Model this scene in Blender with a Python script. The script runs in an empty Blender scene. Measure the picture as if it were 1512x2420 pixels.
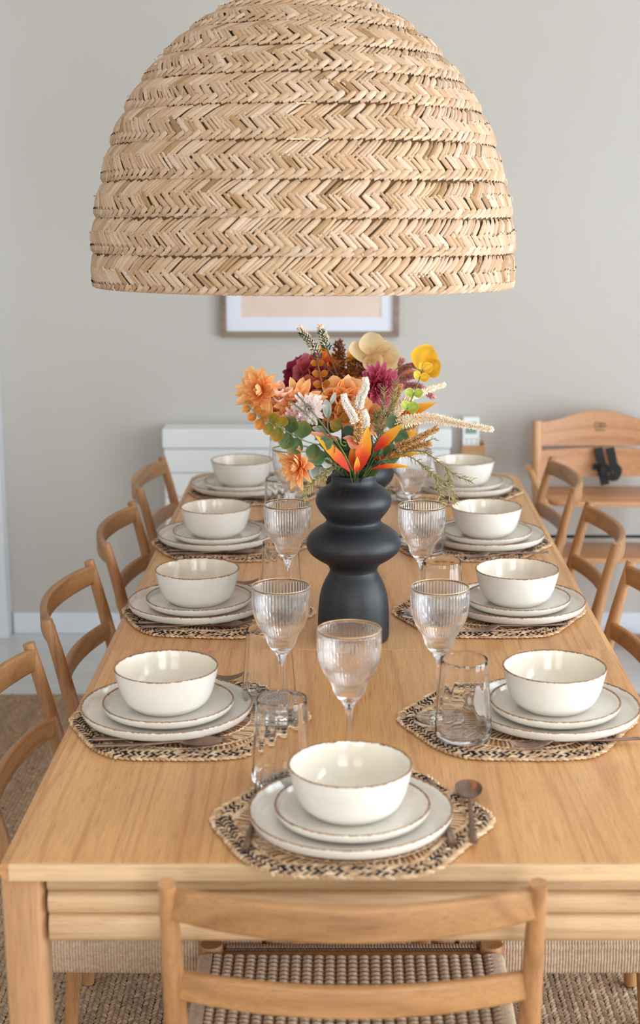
import bpy, bmesh, math, random
import numpy as np
from math import sin, cos, pi, atan, tan, sqrt, radians
from mathutils import Vector, Matrix

V = Vector
random.seed(7)
RNG = np.random.default_rng(11)
SC = bpy.context.scene
COL = SC.collection

# ------------------------------------------------------------------ camera, world, lights, exposure
FPX, CX, CY, HORIZON, CAM_Z = 3600.0, 818.0, 1210.0, 390.0, 1.609   # for a 1512 x 2420 frame
PITCH = atan((CY - HORIZON) / FPX)
cam_data = bpy.data.cameras.new('camera')
cam = bpy.data.objects.new('camera', cam_data)
COL.objects.link(cam)
cam.location = (0, 0, CAM_Z)
cam.rotation_euler = (pi / 2 - PITCH, 0, 0)
cam_data.sensor_width = 36.0
cam_data.sensor_fit = 'AUTO'
cam_data.lens = 36.0 * FPX / 2420.0
cam_data.shift_x = -(CX - 756.0) / 2420.0
cam_data.clip_start = 0.05
cam_data.dof.use_dof = True
cam_data.dof.focus_distance = 2.72
cam_data.dof.aperture_fstop = 4.2
SC.camera = cam

SC.view_settings.view_transform = 'Standard'
SC.view_settings.look = 'None'
SC.view_settings.gamma = 1.0
SC.view_settings.use_curve_mapping = False
SC.view_settings.exposure = -0.05
SC.cycles.max_bounces = 32
SC.cycles.transmission_bounces = 32
SC.cycles.glossy_bounces = 8
SC.cycles.diffuse_bounces = 6
SC.cycles.sample_clamp_indirect = 20.0

world = bpy.data.worlds.new('daylight')
SC.world = world
world.use_nodes = True
wn = world.node_tree.nodes
wn['Background'].inputs['Color'].default_value = (0.80, 0.89, 1.0, 1)
wn['Background'].inputs['Strength'].default_value = 1.0


def area(name, loc, target, sx, sy, power, color):
    d = bpy.data.lights.new(name, 'AREA')
    d.shape = 'RECTANGLE'; d.size = sx; d.size_y = sy; d.energy = power; d.color = color
    o = bpy.data.objects.new(name, d); COL.objects.link(o)
    o.location = loc
    o.rotation_euler = (V(target) - V(loc)).to_track_quat('-Z', 'Y').to_euler()
    return o


# daylight through the right glass doors; added fill from unseen windows behind the camera
area('daylight_right_front', (2.98, 0.75, 1.25), (0, 0.75, 1.25), 1.5, 2.1, 115, (0.84, 0.92, 1.0))
area('daylight_right_rear', (2.98, 2.65, 1.25), (0, 2.65, 1.25), 1.5, 2.1, 85, (0.84, 0.92, 1.0))
area('fill_behind_left', (-1.35, -2.28, 1.45), (-1.35, 0, 1.45), 1.5, 1.7, 40, (1.0, 0.985, 0.95))
area('fill_behind_right', (1.05, -2.28, 1.45), (1.05, 0, 1.45), 1.5, 1.7, 85, (1.0, 0.985, 0.95))
area('unseen_light_left', (-2.68, 1.3, 1.5), (0, 1.3, 1.5), 1.5, 1.6, 5, (0.84, 0.92, 1.0))  # weak light from an unseen opening on the left


# ------------------------------------------------------------------ picture-to-room helpers
def ray(px, py):
    rx = (px - CX) / FPX; ry = (py - CY) / FPX
    return V((rx, cos(PITCH) - ry * sin(PITCH), -sin(PITCH) - ry * cos(PITCH)))


def at(px, py, y):
    d = ray(px, py); t = y / d.y
    return V((d.x * t, y, CAM_Z + d.z * t))


def on(px, py, z):
    d = ray(px, py); t = (z - CAM_Z) / d.z
    return V((d.x * t, d.y * t, z))


# ------------------------------------------------------------------ materials
def lin(c):
    return c / 12.92 if c <= 0.04045 else ((c + 0.055) / 1.055) ** 2.4


def rgb(r, g, b):
    return (lin(r / 255), lin(g / 255), lin(b / 255), 1.0)


def new_mat(name, color=(0.8, 0.8, 0.8, 1), rough=0.5, metal=0.0, spec=0.5):
    m = bpy.data.materials.new(name); m.use_nodes = True
    p = m.node_tree.nodes['Principled BSDF']
    p.inputs['Base Color'].default_value = color
    p.inputs['Roughness'].default_value = rough
    p.inputs['Metallic'].default_value = metal
    p.inputs['Specular IOR Level'].default_value = spec
    return m, m.node_tree, p


def node(nt, typ, **kw):
    n = nt.nodes.new(typ)
    for k, v in kw.items():
        setattr(n, k, v)
    return n


def mixc(nt, fac, a, b, blend='MIX'):
    n = node(nt, 'ShaderNodeMix', data_type='RGBA', blend_type=blend)
    for sock, val in ((n.inputs[0], fac), (n.inputs[6], a), (n.inputs[7], b)):
        if hasattr(val, 'is_output'):
            nt.links.new(val, sock)
        else:
            sock.default_value = val
    return n.outputs[2]


def mathn(nt, op, a, b=None, c=None):
    n = node(nt, 'ShaderNodeMath', operation=op)
    for i, val in enumerate((a, b, c)):
        if val is None:
            continue
        if hasattr(val, 'is_output'):
            nt.links.new(val, n.inputs[i])
        else:
            n.inputs[i].default_value = val
    return n.outputs[0]


def noise(nt, vec, scale=1.0, detail=4.0, rough=0.55, dist=0.0):
    n = node(nt, 'ShaderNodeTexNoise')
    n.inputs['Scale'].default_value = scale; n.inputs['Detail'].default_value = detail
    n.inputs['Roughness'].default_value = rough; n.inputs['Distortion'].default_value = dist
    nt.links.new(vec, n.inputs['Vector'])
    return n.outputs[0]


def ramp(nt, fac, stops):
    n = node(nt, 'ShaderNodeValToRGB')
    el = n.color_ramp.elements
    while len(el) < len(stops):
        el.new(0.5)
    for e, (p, c) in zip(el, stops):
        e.position = p; e.color = c
    nt.links.new(fac, n.inputs[0])
    return n.outputs[0]


def mapping(nt, vec, scale, loc=(0, 0, 0)):
    n = node(nt, 'ShaderNodeMapping')
    n.inputs['Scale'].default_value = scale
    n.inputs['Location'].default_value = loc
    nt.links.new(vec, n.inputs['Vector'])
    return n.outputs[0]


def bump(nt, p, height, strength, dist):
    b = node(nt, 'ShaderNodeBump')
    b.inputs['Strength'].default_value = strength; b.inputs['Distance'].default_value = dist
    nt.links.new(height, b.inputs['Height'])
    nt.links.new(b.outputs[0], p.inputs['Normal'])


def oak(name, axis, light, dark, rough=0.42, rings=1.0, seed=0.0, knots=False, vary=0.14):
    m, nt, p = new_mat(name, rough=rough)
    tc = node(nt, 'ShaderNodeTexCoord')
    oi = node(nt, 'ShaderNodeObjectInfo')
    off = node(nt, 'ShaderNodeVectorMath', operation='ADD')
    rnd = mathn(nt, 'MULTIPLY', oi.outputs['Random'], 9.0)
    comb = node(nt, 'ShaderNodeCombineXYZ')
    for i in range(3):
        nt.links.new(rnd, comb.inputs[i])
    nt.links.new(tc.outputs['Object'], off.inputs[0]); nt.links.new(comb.outputs[0], off.inputs[1])
    vec = off.outputs[0]

    def sc(along, across):
        s = [across] * 3; s[axis] = along
        return tuple(s)
    broad = noise(nt, mapping(nt, vec, sc(0.9, 9.0), (seed, seed, 0)), 1.0, 5, 0.6, 0.4)
    ringn = noise(nt, mapping(nt, vec, sc(0.20, 4.2), (seed + 3, 1, seed)), 1.0, 2, 0.5, 0.1)
    ring = mathn(nt, 'MULTIPLY_ADD', mathn(nt, 'SINE', mathn(nt, 'MULTIPLY', ringn, 120.0 * rings)), 0.5, 0.5)
    fine = noise(nt, mapping(nt, vec, sc(9.0, 330.0)), 1.0, 3, 0.6)
    pores = noise(nt, mapping(nt, vec, sc(22.0, 520.0), (5, seed, 2)), 1.0, 2, 0.5)
    base = ramp(nt, broad, [(0.28, dark), (0.72, light)])
    ringc = mixc(nt, mathn(nt, 'MULTIPLY', mathn(nt, 'POWER', ring, 5.0), 0.30), base, dark, 'MULTIPLY')
    finef = ramp(nt, fine, [(0.35, (0.86, 0.83, 0.80, 1)), (0.6, (1.03, 1.02, 1.0, 1))])
    col = mixc(nt, 1.0, ringc, finef, 'MULTIPLY')
    poref = ramp(nt, pores, [(0.30, (0.70, 0.62, 0.55, 1)), (0.40, (1, 1, 1, 1))])
    col = mixc(nt, 0.8, col, poref, 'MULTIPLY')
    hue = node(nt, 'ShaderNodeHueSaturation')
    nt.links.new(col, hue.inputs['Color'])
    val = mathn(nt, 'MULTIPLY_ADD', oi.outputs['Random'], vary, 1.0 - vary / 2)
    nt.links.new(val, hue.inputs['Value'])
    out = hue.outputs[0]
    if knots:
        kv = node(nt, 'ShaderNodeTexVoronoi'); kv.inputs['Scale'].default_value = 3.1
        nt.links.new(vec, kv.inputs['Vector'])
        kf = ramp(nt, kv.outputs['Distance'], [(0.015, (1, 1, 1, 1)), (0.045, (0, 0, 0, 1))])
        out = mixc(nt, kf, out, rgb(110, 72, 42))
    nt.links.new(out, p.inputs['Base Color'])
    bump(nt, p, pores, 0.12, 0.0004)
    return m


OL, OD = rgb(212, 172, 122), rgb(190, 144, 95)
TL, TD = rgb(212, 163, 107), rgb(190, 139, 87)
TABLE_Y = oak('table_oak_lengthwise', 1, TL, TD, 0.38, 1.0, 1.0, False, 0.0)
TABLE_X = oak('table_oak_crosswise', 0, rgb(205, 172, 134), rgb(182, 147, 108), 0.5, 0.7, 4.0)
END_X = oak('table_end_band_oak', 0, rgb(222, 190, 150), rgb(206, 170, 126), 0.5, 0.7, 4.0)
TABLE_Z = oak('table_oak_upright', 2, rgb(204, 163, 122), rgb(190, 146, 104), 0.5, 0.8, 2.0)
CH_X = oak('chair_oak_slat', 0, rgb(184, 138, 90), rgb(158, 113, 70), 0.45, 0.8, 0.0, True)
CH_Z = oak('chair_oak_post', 2, rgb(184, 137, 91), rgb(156, 111, 70), 0.45, 0.9, 6.0)
HC = oak('highchair_beech', 0, rgb(206, 156, 116), rgb(188, 136, 96), 0.32, 0.4, 3.0)
HCZ = oak('highchair_beech_upright', 2, rgb(212, 166, 122), rgb(196, 148, 104), 0.35, 0.4, 3.0)
FRAME_OAK = oak('picture_frame_wood', 0, rgb(152, 134, 120), rgb(122, 104, 90), 0.6, 1.0, 8.0)
BLOCK = oak('holder_wood', 0, rgb(214, 176, 130), rgb(194, 152, 104), 0.5, 0.6, 8.0)


def painted(name, rough=0.6, spec=0.3, trans=0.0, fuzz=0.0):
    """base colour from the mesh's own colour attribute"""
    m, nt, p = new_mat(name, rough=rough, spec=spec)
    a = node(nt, 'ShaderNodeVertexColor'); a.layer_name = 'Col'
    col = a.outputs[0]
    if fuzz:
        tc = node(nt, 'ShaderNodeTexCoord')
        n = noise(nt, tc.outputs['Object'], 380.0, 3, 0.6)
        f = ramp(nt, n, [(0.3, (1 - fuzz, 1 - fuzz, 1 - fuzz, 1)), (0.7, (1 + fuzz * 0.4,) * 3 + (1,))])
        col = mixc(nt, 1.0, col, f, 'MULTIPLY')
    nt.links.new(col, p.inputs['Base Color'])
    if trans:
        out = nt.nodes['Material Output']
        t = node(nt, 'ShaderNodeBsdfTranslucent'); nt.links.new(col, t.inputs[0])
        mx = node(nt, 'ShaderNodeMixShader'); mx.inputs[0].default_value = trans
        nt.links.new(p.outputs[0], mx.inputs[1]); nt.links.new(t.outputs[0], mx.inputs[2])
        nt.links.new(mx.outputs[0], out.inputs['Surface'])
    return m


STRAW = painted('dried_palm_straw', 0.6, 0.35, 0.0, 0.10)
WEAVE = painted('woven_seagrass', 0.75, 0.2, 0.0, 0.12)
PETAL = painted('silk_petal', 0.65, 0.2, 0.36)
LEAF = painted('silk_leaf', 0.5, 0.35, 0.18)
SEED = painted('dry_seed', 0.7, 0.2)
JUTE = painted('jute_braid', 0.9, 0.1, 0.0, 0.2)


def wall_mat(name, c, c2):
    m, nt, p = new_mat(name, rough=0.85, spec=0.2)
    tc = node(nt, 'ShaderNodeTexCoord')
    n = noise(nt, tc.outputs['Object'], 1.3, 3, 0.5)
    nt.links.new(ramp(nt, n, [(0.3, c), (0.7, c2)]), p.inputs['Base Color'])
    n2 = noise(nt, tc.outputs['Object'], 140.0, 3, 0.6)
    bump(nt, p, n2, 0.08, 0.001)
    return m


WALL = wall_mat('greige_wall_paint', rgb(195, 190, 184), rgb(198, 194, 188))
CEIL = wall_mat('white_ceiling_paint', rgb(238, 237, 233), rgb(240, 239, 235))
WHITE = new_mat('white_lacquer', rgb(232, 234, 234), 0.35)[0]
TRIMW = new_mat('white_trim_paint', rgb(226, 231, 238), 0.4)[0]


def tile_mat():
    m, nt, p = new_mat('pale_grey_floor_tile', rough=0.28)
    tc = node(nt, 'ShaderNodeTexCoord'); oi = node(nt, 'ShaderNodeObjectInfo')
    n = noise(nt, mapping(nt, tc.outputs['Object'], (2.0, 9.0, 1.0)), 1.0, 5, 0.6, 0.5)
    c = ramp(nt, n, [(0.3, rgb(196, 199, 200)), (0.7, rgb(216, 218, 218))])
    h = node(nt, 'ShaderNodeHueSaturation'); nt.links.new(c, h.inputs['Color'])
    nt.links.new(mathn(nt, 'MULTIPLY_ADD', oi.outputs['Random'], 0.06, 0.97), h.inputs['Value'])
    nt.links.new(h.outputs[0], p.inputs['Base Color'])
    return m


TILE = tile_mat()
GROUT = new_mat('floor_grout', rgb(168, 168, 166), 0.8)[0]


def ceramic(name, c, c2, rim_z, edge=0.0016):
    """off-white glaze, worn brown where the glaze thins out at the rim"""
    m, nt, p = new_mat(name, rough=0.16, spec=0.55)
    tc = node(nt, 'ShaderNodeTexCoord')
    sep = node(nt, 'ShaderNodeSeparateXYZ'); nt.links.new(tc.outputs['Object'], sep.inputs[0])
    n = noise(nt, tc.outputs['Object'], 26.0, 4, 0.6)
    body = ramp(nt, n, [(0.3, c), (0.7, c2)])
    rn = noise(nt, mapping(nt, tc.outputs['Object'], (1, 1, 0.35)), 150.0, 4, 0.7)
    z = mathn(nt, 'ADD', sep.outputs[2], mathn(nt, 'MULTIPLY_ADD', rn, 0.0062, -0.0031))
    f = ramp(nt, mathn(nt, 'MULTIPLY_ADD', mathn(nt, 'SUBTRACT', z, rim_z - edge), 700.0, 0.5),
             [(0.25, (0, 0, 0, 1)), (0.75, (1, 1, 1, 1))])
    rc = ramp(nt, noise(nt, tc.outputs['Object'], 210.0, 3, 0.7), [(0.35, rgb(92, 58, 36)), (0.65, rgb(168, 128, 88))])
    spk = ramp(nt, noise(nt, tc.outputs['Object'], 420.0, 2, 0.5), [(0.765, (0, 0, 0, 1)), (0.80, (1, 1, 1, 1))])
    body = mixc(nt, mathn(nt, 'MULTIPLY', spk, 0.35), body, rgb(150, 130, 105))
    nt.links.new(mixc(nt, f, body, rc), p.inputs['Base Color'])
    nt.links.new(mathn(nt, 'MULTIPLY_ADD', f, 0.25, 0.14), p.inputs['Roughness'])
    bump(nt, p, noise(nt, tc.outputs['Object'], 18.0, 2, 0.5), 0.10, 0.002)
    return m


BOWL_H, SIDE_H, DINNER_H = 0.068, 0.021, 0.024
BOWL_M = ceramic('white_glaze_bowl_outside', rgb(226, 222, 214), rgb(220, 215, 206), BOWL_H)
BOWL_IN = ceramic('cream_glaze_bowl_inside', rgb(228, 220, 205), rgb(222, 213, 197), BOWL_H)
SIDE_M = ceramic('grey_cream_glaze_side_plate', rgb(221, 215, 205), rgb(213, 206, 195), SIDE_H)
DINNER_M = ceramic('grey_cream_glaze_dinner_plate', rgb(223, 217, 207), rgb(215, 208, 197), DINNER_H)


def glass_mat():
    m = bpy.data.materials.new('clear_glass'); m.use_nodes = True
    nt = m.node_tree; nt.nodes.clear()
    out = node(nt, 'ShaderNodeOutputMaterial')
    g = node(nt, 'ShaderNodeBsdfGlass'); g.inputs['IOR'].default_value = 1.38; g.inputs['Roughness'].default_value = 0.0
    nt.links.new(g.outputs[0], out.inputs['Surface'])
    return m


GLASS = glass_mat()
GOLD = new_mat('gilt', rgb(248, 214, 166), 0.35, 0.7)[0]


def bronze_mat():
    m, nt, p = new_mat('dark_bronze_cutlery', rgb(150, 116, 96), 0.34, 0.9)
    tc = node(nt, 'ShaderNodeTexCoord')
    n = noise(nt, tc.outputs['Object'], 60.0, 3, 0.6)
    nt.links.new(ramp(nt, n, [(0.3, rgb(122, 100, 88)), (0.7, rgb(150, 124, 108))]), p.inputs['Base Color'])
    return m


BRONZE = bronze_mat()


def vase_mat():
    m, nt, p = new_mat('matt_charcoal_clay', rough=0.46, spec=0.45)
    tc = node(nt, 'ShaderNodeTexCoord')
    n = noise(nt, mapping(nt, tc.outputs['Object'], (6, 6, 60)), 1.0, 5, 0.65)
    nt.links.new(ramp(nt, n, [(0.3, rgb(22, 25, 30)), (0.75, rgb(33, 37, 43))]), p.inputs['Base Color'])
    n2 = noise(nt, mapping(nt, tc.outputs['Object'], (22, 22, 160)), 1.0, 4, 0.6)
    n3 = noise(nt, tc.outputs['Object'], 900.0, 2, 0.5)
    bump(nt, p, mathn(nt, 'ADD', n2, mathn(nt, 'MULTIPLY', n3, 0.4)), 0.25, 0.0012)
    return m


VASE = vase_mat()


def cord_mat(name, c, c2):
    m, nt, p = new_mat(name, rough=0.85, spec=0.15)
    tc = node(nt, 'ShaderNodeTexCoord')
    n = noise(nt, tc.outputs['Object'], 160.0, 3, 0.7)
    nt.links.new(ramp(nt, n, [(0.3, c), (0.7, c2)]), p.inputs['Base Color'])
    return m


CORD = cord_mat('paper_cord', rgb(170, 145, 122), rgb(200, 177, 152))
BLACK = new_mat('black_webbing', rgb(16, 16, 18), 0.7)[0]
BLACKM = new_mat('black_steel', rgb(20, 22, 26), 0.35)[0]
INK = new_mat('logo_ink', rgb(92, 66, 56), 0.6)[0]
MATW = new_mat('white_mount_board', rgb(226, 229, 238), 0.8)[0]
PLASTIC = new_mat('white_plastic', rgb(236, 239, 241), 0.4)[0]
SCREEN = new_mat('grey_green_lcd', rgb(126, 156, 146), 0.25)[0]
BUTTON = new_mat('pale_grey_buttons', rgb(190, 195, 200), 0.5)[0]
BASKET = new_mat('dark_straw_backing', rgb(120, 92, 62), 0.9)[0]
RUGB = new_mat('jute_backing', rgb(140, 122, 102), 0.95)[0]
CABLE = new_mat('cloth_cable', rgb(60, 52, 44), 0.7)[0]


def art_mat():
    m, nt, p = new_mat('beige_art_print', rough=0.75)
    tc = node(nt, 'ShaderNodeTexCoord')
    n = noise(nt, tc.outputs['Object'], 6.0, 5, 0.6, 0.6)
    c = ramp(nt, n, [(0.35, rgb(222, 200, 184)), (0.6, rgb(228, 208, 193)), (0.72, rgb(214, 182, 164))])
    nt.links.new(c, p.inputs['Base Color'])
    return m


ART = art_mat()


def bulb_mat():
    m = bpy.data.materials.new('warm_bulb_glow'); m.use_nodes = True
    nt = m.node_tree; p = nt.nodes['Principled BSDF']
    p.inputs['Base Color'].default_value = (1, 0.7, 0.4, 1)
    p.inputs['Emission Color'].default_value = (1.0, 0.42, 0.12, 1)
    p.inputs['Emission Strength'].default_value = 14.0
    return m


BULB = bulb_mat()


# ------------------------------------------------------------------ mesh helpers
class MB:
    def __init__(self):
        self.v = []; self.f = []; self.c = []

    def add(self, verts, faces, col=None):
        o = len(self.v)
        self.v.extend([tuple(p) for p in verts])
        self.f.extend([tuple(i + o for i in f) for f in faces])
        if col is None:
            col = (1, 1, 1, 1)
        if len(verts) and isinstance(col, list):
            self.c.extend(col)
        else:
            self.c.extend([col] * len(verts))

    def mesh(self, name, mat, smooth=True, origin=None, colored=False):
        me = bpy.data.meshes.new(name)
        vs = self.v
        if origin is not None:
            vs = [(p[0] - origin[0], p[1] - origin[1], p[2] - origin[2]) for p in vs]
        me.from_pydata(vs, [], self.f)
        me.materials.append(mat)
        if smooth is True:
            me.polygons.foreach_set('use_smooth', [True] * len(me.polygons))
        elif smooth:
            me.polygons.foreach_set('use_smooth', [True] * len(me.polygons))
            me.set_sharp_from_angle(angle=radians(smooth))
        if colored:
            a = me.color_attributes.new('Col', 'FLOAT_COLOR', 'POINT')
            a.data.foreach_set('color', np.array(self.c, dtype=np.float32).ravel())
        me.update()
        return me

    def build(self, name, mat, parent=None, smooth=40, origin=None, colored=False):
        if parent is not None and origin is None:
            origin = parent.get('_o', (0, 0, 0))
        return link(name, self.mesh(name, mat, smooth, origin, colored), parent)


def link(name, me, parent=None):
    o = bpy.data.objects.new(name, me); COL.objects.link(o)
    if parent is not None:
        o.parent = parent
    return o


def tag(o, label=None, cat=None, group=None, kind=None):
    if label: o['label'] = label
    if cat: o['category'] = cat
    if group: o['group'] = group
    if kind: o['kind'] = kind
    return o


def thing(name, label, cat, loc=(0, 0, 0), rz=0.0, group=None):
    o = bpy.data.objects.new(name, None); COL.objects.link(o)
    o.empty_display_size = 0.05
    o.location = loc; o.rotation_euler = (0, 0, rz)
    tag(o, label, cat, group)
    return o


def world_thing(name, label, cat, loc, group=None):
    """a thing whose parts are modelled in room coordinates"""
    o = thing(name, label, cat, loc, 0.0, group)
    o['_o'] = tuple(loc)
    return o


def dup(root, loc, rz, label, group=None):
    r = root.copy(); COL.objects.link(r); r.location = loc; r.rotation_euler = (0, 0, rz)
    r['label'] = label
    if group: r['group'] = group
    for ch in list(root.children):
        c = ch.copy(); COL.objects.link(c); c.parent = r
        for g in ch.children:
            d = g.copy(); COL.objects.link(d); d.parent = c
    return r


def np_mesh(name, verts, quads, cols, mat, smooth=True):
    me = bpy.data.meshes.new(name)
    verts = np.asarray(verts, np.float32); quads = np.asarray(quads, np.int32)
    me.vertices.add(len(verts)); me.vertices.foreach_set('co', verts.ravel())
    me.loops.add(quads.size); me.loops.foreach_set('vertex_index', quads.ravel())
    me.polygons.add(len(quads))
    me.polygons.foreach_set('loop_start', np.arange(0, quads.size, quads.shape[1], dtype=np.int32))
    me.update(calc_edges=True)
    me.polygons.foreach_set('use_smooth', np.full(len(quads), smooth))
    if cols is not None:
        a = me.color_attributes.new('Col', 'FLOAT_COLOR', 'POINT')
        a.data.foreach_set('color', np.asarray(cols, np.float32).ravel())
    me.materials.append(mat)
    me.update()
    return me


def rr(w, h, r, n=3):
    """rounded rectangle section, counter-clockwise"""
    pts = []
    r = min(r, w / 2 - 1e-5, h / 2 - 1e-5)
    for cx, cy, a0 in ((w / 2 - r, h / 2 - r, 0), (-w / 2 + r, h / 2 - r, 90), (-w / 2 + r, -h / 2 + r, 180), (w / 2 - r, -h / 2 + r, 270)):
        for i in range(n + 1):
            a = radians(a0 + 90 * i / n)
            pts.append((cx + r * cos(a), cy + r * sin(a)))
    return pts


def circ(r, n=12):
    return [(r * cos(2 * pi * i / n), r * sin(2 * pi * i / n)) for i in range(n)]


def sweep(mb, path, section, up=V((0, 0, 1)), caps=True, col=None, cols=None):
    """section: list of (u,v) or function(t)->list"""
    path = [V(p) for p in path]
    n = len(path); rings = []
    for i, p in enumerate(path):
        t = (path[min(i + 1, n - 1)] - path[max(i - 1, 0)]).normalized()
        side = t.cross(up)
        if side.length < 1e-4:
            side = t.cross(V((0.3, 1, 0.1)))
        side.normalize(); w = side.cross(t).normalized()
        sec = section(i / (n - 1)) if callable(section) else section
        rings.append([p + side * u + w * v for u, v in sec])
    m = len(rings[0]); verts = [q for r in rings for q in r]; faces = []
    for i in range(n - 1):
        for j in range(m):
            k = (j + 1) % m
            faces.append((i * m + j, i * m + k, (i + 1) * m + k, (i + 1) * m + j))
    if caps:
        faces.append(tuple(range(m - 1, -1, -1)))
        faces.append(tuple((n - 1) * m + j for j in range(m)))
    c = col
    if cols:
        c = [cc for cc in cols for _ in range(m)]
    mb.add(verts, faces, c)


def tube(mb, path, r, n=8, col=None, caps=True, cols=None):
    if callable(r):
        sweep(mb, path, lambda t: circ(r(t), n), caps=caps, col=col, cols=cols)
    else:
        sweep(mb, path, circ(r, n), caps=caps, col=col, cols=cols)


def jit(c, s=0.10):
    k = 1 + random.uniform(-s, s)
    return (min(c[0] * k, 1), min(c[1] * k, 1), min(c[2] * k, 1), 1)


def smooth_path(pts, n=16):
    """Catmull-Rom through the given points"""
    pts = [V(p) for p in pts]
    if len(pts) == 2:
        return [pts[0].lerp(pts[1], i / n) for i in range(n + 1)]
    P = [pts[0] * 2 - pts[1]] + pts + [pts[-1] * 2 - pts[-2]]
    out = []; seg = len(pts) - 1
    for i in range(n + 1):
        u = i / n * seg; k = min(int(u), seg - 1); t = u - k
        a, b, c, d = P[k:k + 4]
        out.append(0.5 * ((2 * b) + (c - a) * t + (2 * a - 5 * b + 4 * c - d) * t * t + (3 * b - a - 3 * c + d) * t ** 3))
    return out


def lathe(mb, prof, seg=48, rfun=None, closed=False, off=(0, 0), col=None):
    """prof: (r,z); first/last with r=0 close the shape"""
    verts = []; faces = []; n = len(prof); idx = []
    for i, (r, z) in enumerate(prof):
        if r < 1e-6:
            idx.append([len(verts)]); verts.append((off[0], off[1], z))
        else:
            row = []
            for j in range(seg):
                a = 2 * pi * j / seg
                rr_ = rfun(r, z, a, i) if rfun else r
                row.append(len(verts)); verts.append((off[0] + rr_ * cos(a), off[1] + rr_ * sin(a), z))
            idx.append(row)
    pairs = list(zip(idx[:-1], idx[1:]))
    if closed:
        pairs.append((idx[-1], idx[0]))
    for a, b in pairs:
        for j in range(seg):
            k = (j + 1) % seg
            if len(a) == 1 and len(b) == 1:
                continue
            if len(a) == 1:
                faces.append((a[0], b[k], b[j]))
            elif len(b) == 1:
                faces.append((a[j], a[k], b[0]))
            else:
                faces.append((a[j], a[k], b[k], b[j]))
    mb.add(verts, faces, col)


def smooth_prof(pts, n=40):
    return [(max(p.x, 0), p.z) for p in smooth_path([V((r, 0, z)) for r, z in pts], n)]


def bevel_box(mb, lo, hi, b=0.003, seg=2):
    bm = bmesh.new()
    bmesh.ops.create_cube(bm, size=1)
    lo = V(lo); hi = V(hi); s = hi - lo; c = (lo + hi) / 2
    for v in bm.verts:
        v.co = V((v.co.x * s.x, v.co.y * s.y, v.co.z * s.z)) + c
    if b > 0:
        bmesh.ops.bevel(bm, geom=bm.edges[:], offset=b, segments=seg, affect='EDGES', profile=0.5)
    bm.verts.ensure_lookup_table()
    mb.add([v.co.copy() for v in bm.verts], [[v.index for v in f.verts] for f in bm.faces])
    bm.free()


def plan_slab(mb, outline, z0, z1, bev=0.004):
    bm = bmesh.new()
    lo = [bm.verts.new((x, y, z0)) for x, y in outline]
    hi = [bm.verts.new((x, y, z1)) for x, y in outline]
    n = len(outline)
    bm.faces.new(lo[::-1]); bm.faces.new(hi)
    for i in range(n):
        k = (i + 1) % n
        bm.faces.new((lo[i], lo[k], hi[k], hi[i]))
    if bev:
        ed = [e for e in bm.edges if abs(e.verts[0].co.z - e.verts[1].co.z) < 1e-6]
        bmesh.ops.bevel(bm, geom=ed, offset=bev, segments=2, affect='EDGES', profile=0.5)
    bm.verts.index_update()
    mb.add([v.co.copy() for v in bm.verts], [[v.index for v in f.verts] for f in bm.faces])
    bm.free()


def box(name, mat, lo, hi, parent=None, b=0.003, smooth=False):
    mb = MB(); bevel_box(mb, lo, hi, b)
    return mb.build(name, mat, parent, smooth=smooth)


def struct(o):
    o['kind'] = 'structure'
    return o


# ------------------------------------------------------------------ the room
X0, X1, Y0, Y1, ZC = -2.6, 2.9, -2.2, 5.15, 2.62
TOP = 0.75
fl = struct(box('floor', GROUT, (X0, Y0, -0.1), (X1, Y1, -0.003), b=0))
tm = MB(); bevel_box(tm, (-0.598, -0.298, -0.006), (0.598, 0.298, 0.0), 0.0012, 1)
tmesh = tm.mesh('tile', TILE, False)
r_i = 0
y = 4.85
while y > 0.3:
    x = -2.0 + (0.6 if r_i % 2 else 0.0)
    while x < 2.9:
        xa = max(min(x, X1 - 0.6), X0 + 0.6)
        t = link('tile', tmesh, fl); t.location = (x, y, 0)
        if x > X1 - 0.6 or x < X0 + 0.6:
            t.scale.x = 0.5; t.location.x = x + (0.3 if x < 0 else -0.3)
        x += 1.2
    if r_i % 2:
        t = link('tile', tmesh, fl); t.location = (-2.3, y, 0); t.scale.x = 0.5
    y -= 0.6; r_i += 1
struct(box('wall_back', WALL, (X0 - 0.1, Y1, -0.1), (X1 + 0.1, Y1 + 0.12, ZC + 0.1), b=0))
struct(box('ceiling', CEIL, (X0 - 0.1, Y0 - 0.1, ZC), (X1 + 0.1, Y1 + 0.1, ZC + 0.1), b=0))


def wall_with_openings(name, axis, pos, thick, a0, a1, openings):
    """wall in the plane axis=pos with rectangular openings (a_lo,a_hi,z_lo,z_hi)"""
    mb = MB()
    cuts = sorted({a0, a1, *[o[0] for o in openings], *[o[1] for o in openings]})
    for c0, c1 in zip(cuts[:-1], cuts[1:]):
        mid = (c0 + c1) / 2
        zs = [(-0.1, ZC + 0.1)]
        for o in openings:
            if o[0] < mid < o[1]:
                zs = [(-0.1, o[2]), (o[3], ZC + 0.1)]
        for z0, z1 in zs:
            if z1 - z0 < 0.001: continue
            if axis == 0:
                bevel_box(mb, (min(pos, pos + thick), c0, z0), (max(pos, pos + thick), c1, z1), 0)
            else:
                bevel_box(mb, (c0, min(pos, pos + thick), z0), (c1, max(pos, pos + thick), z1), 0)
    return struct(mb.build(name, WALL, smooth=False))


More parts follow.
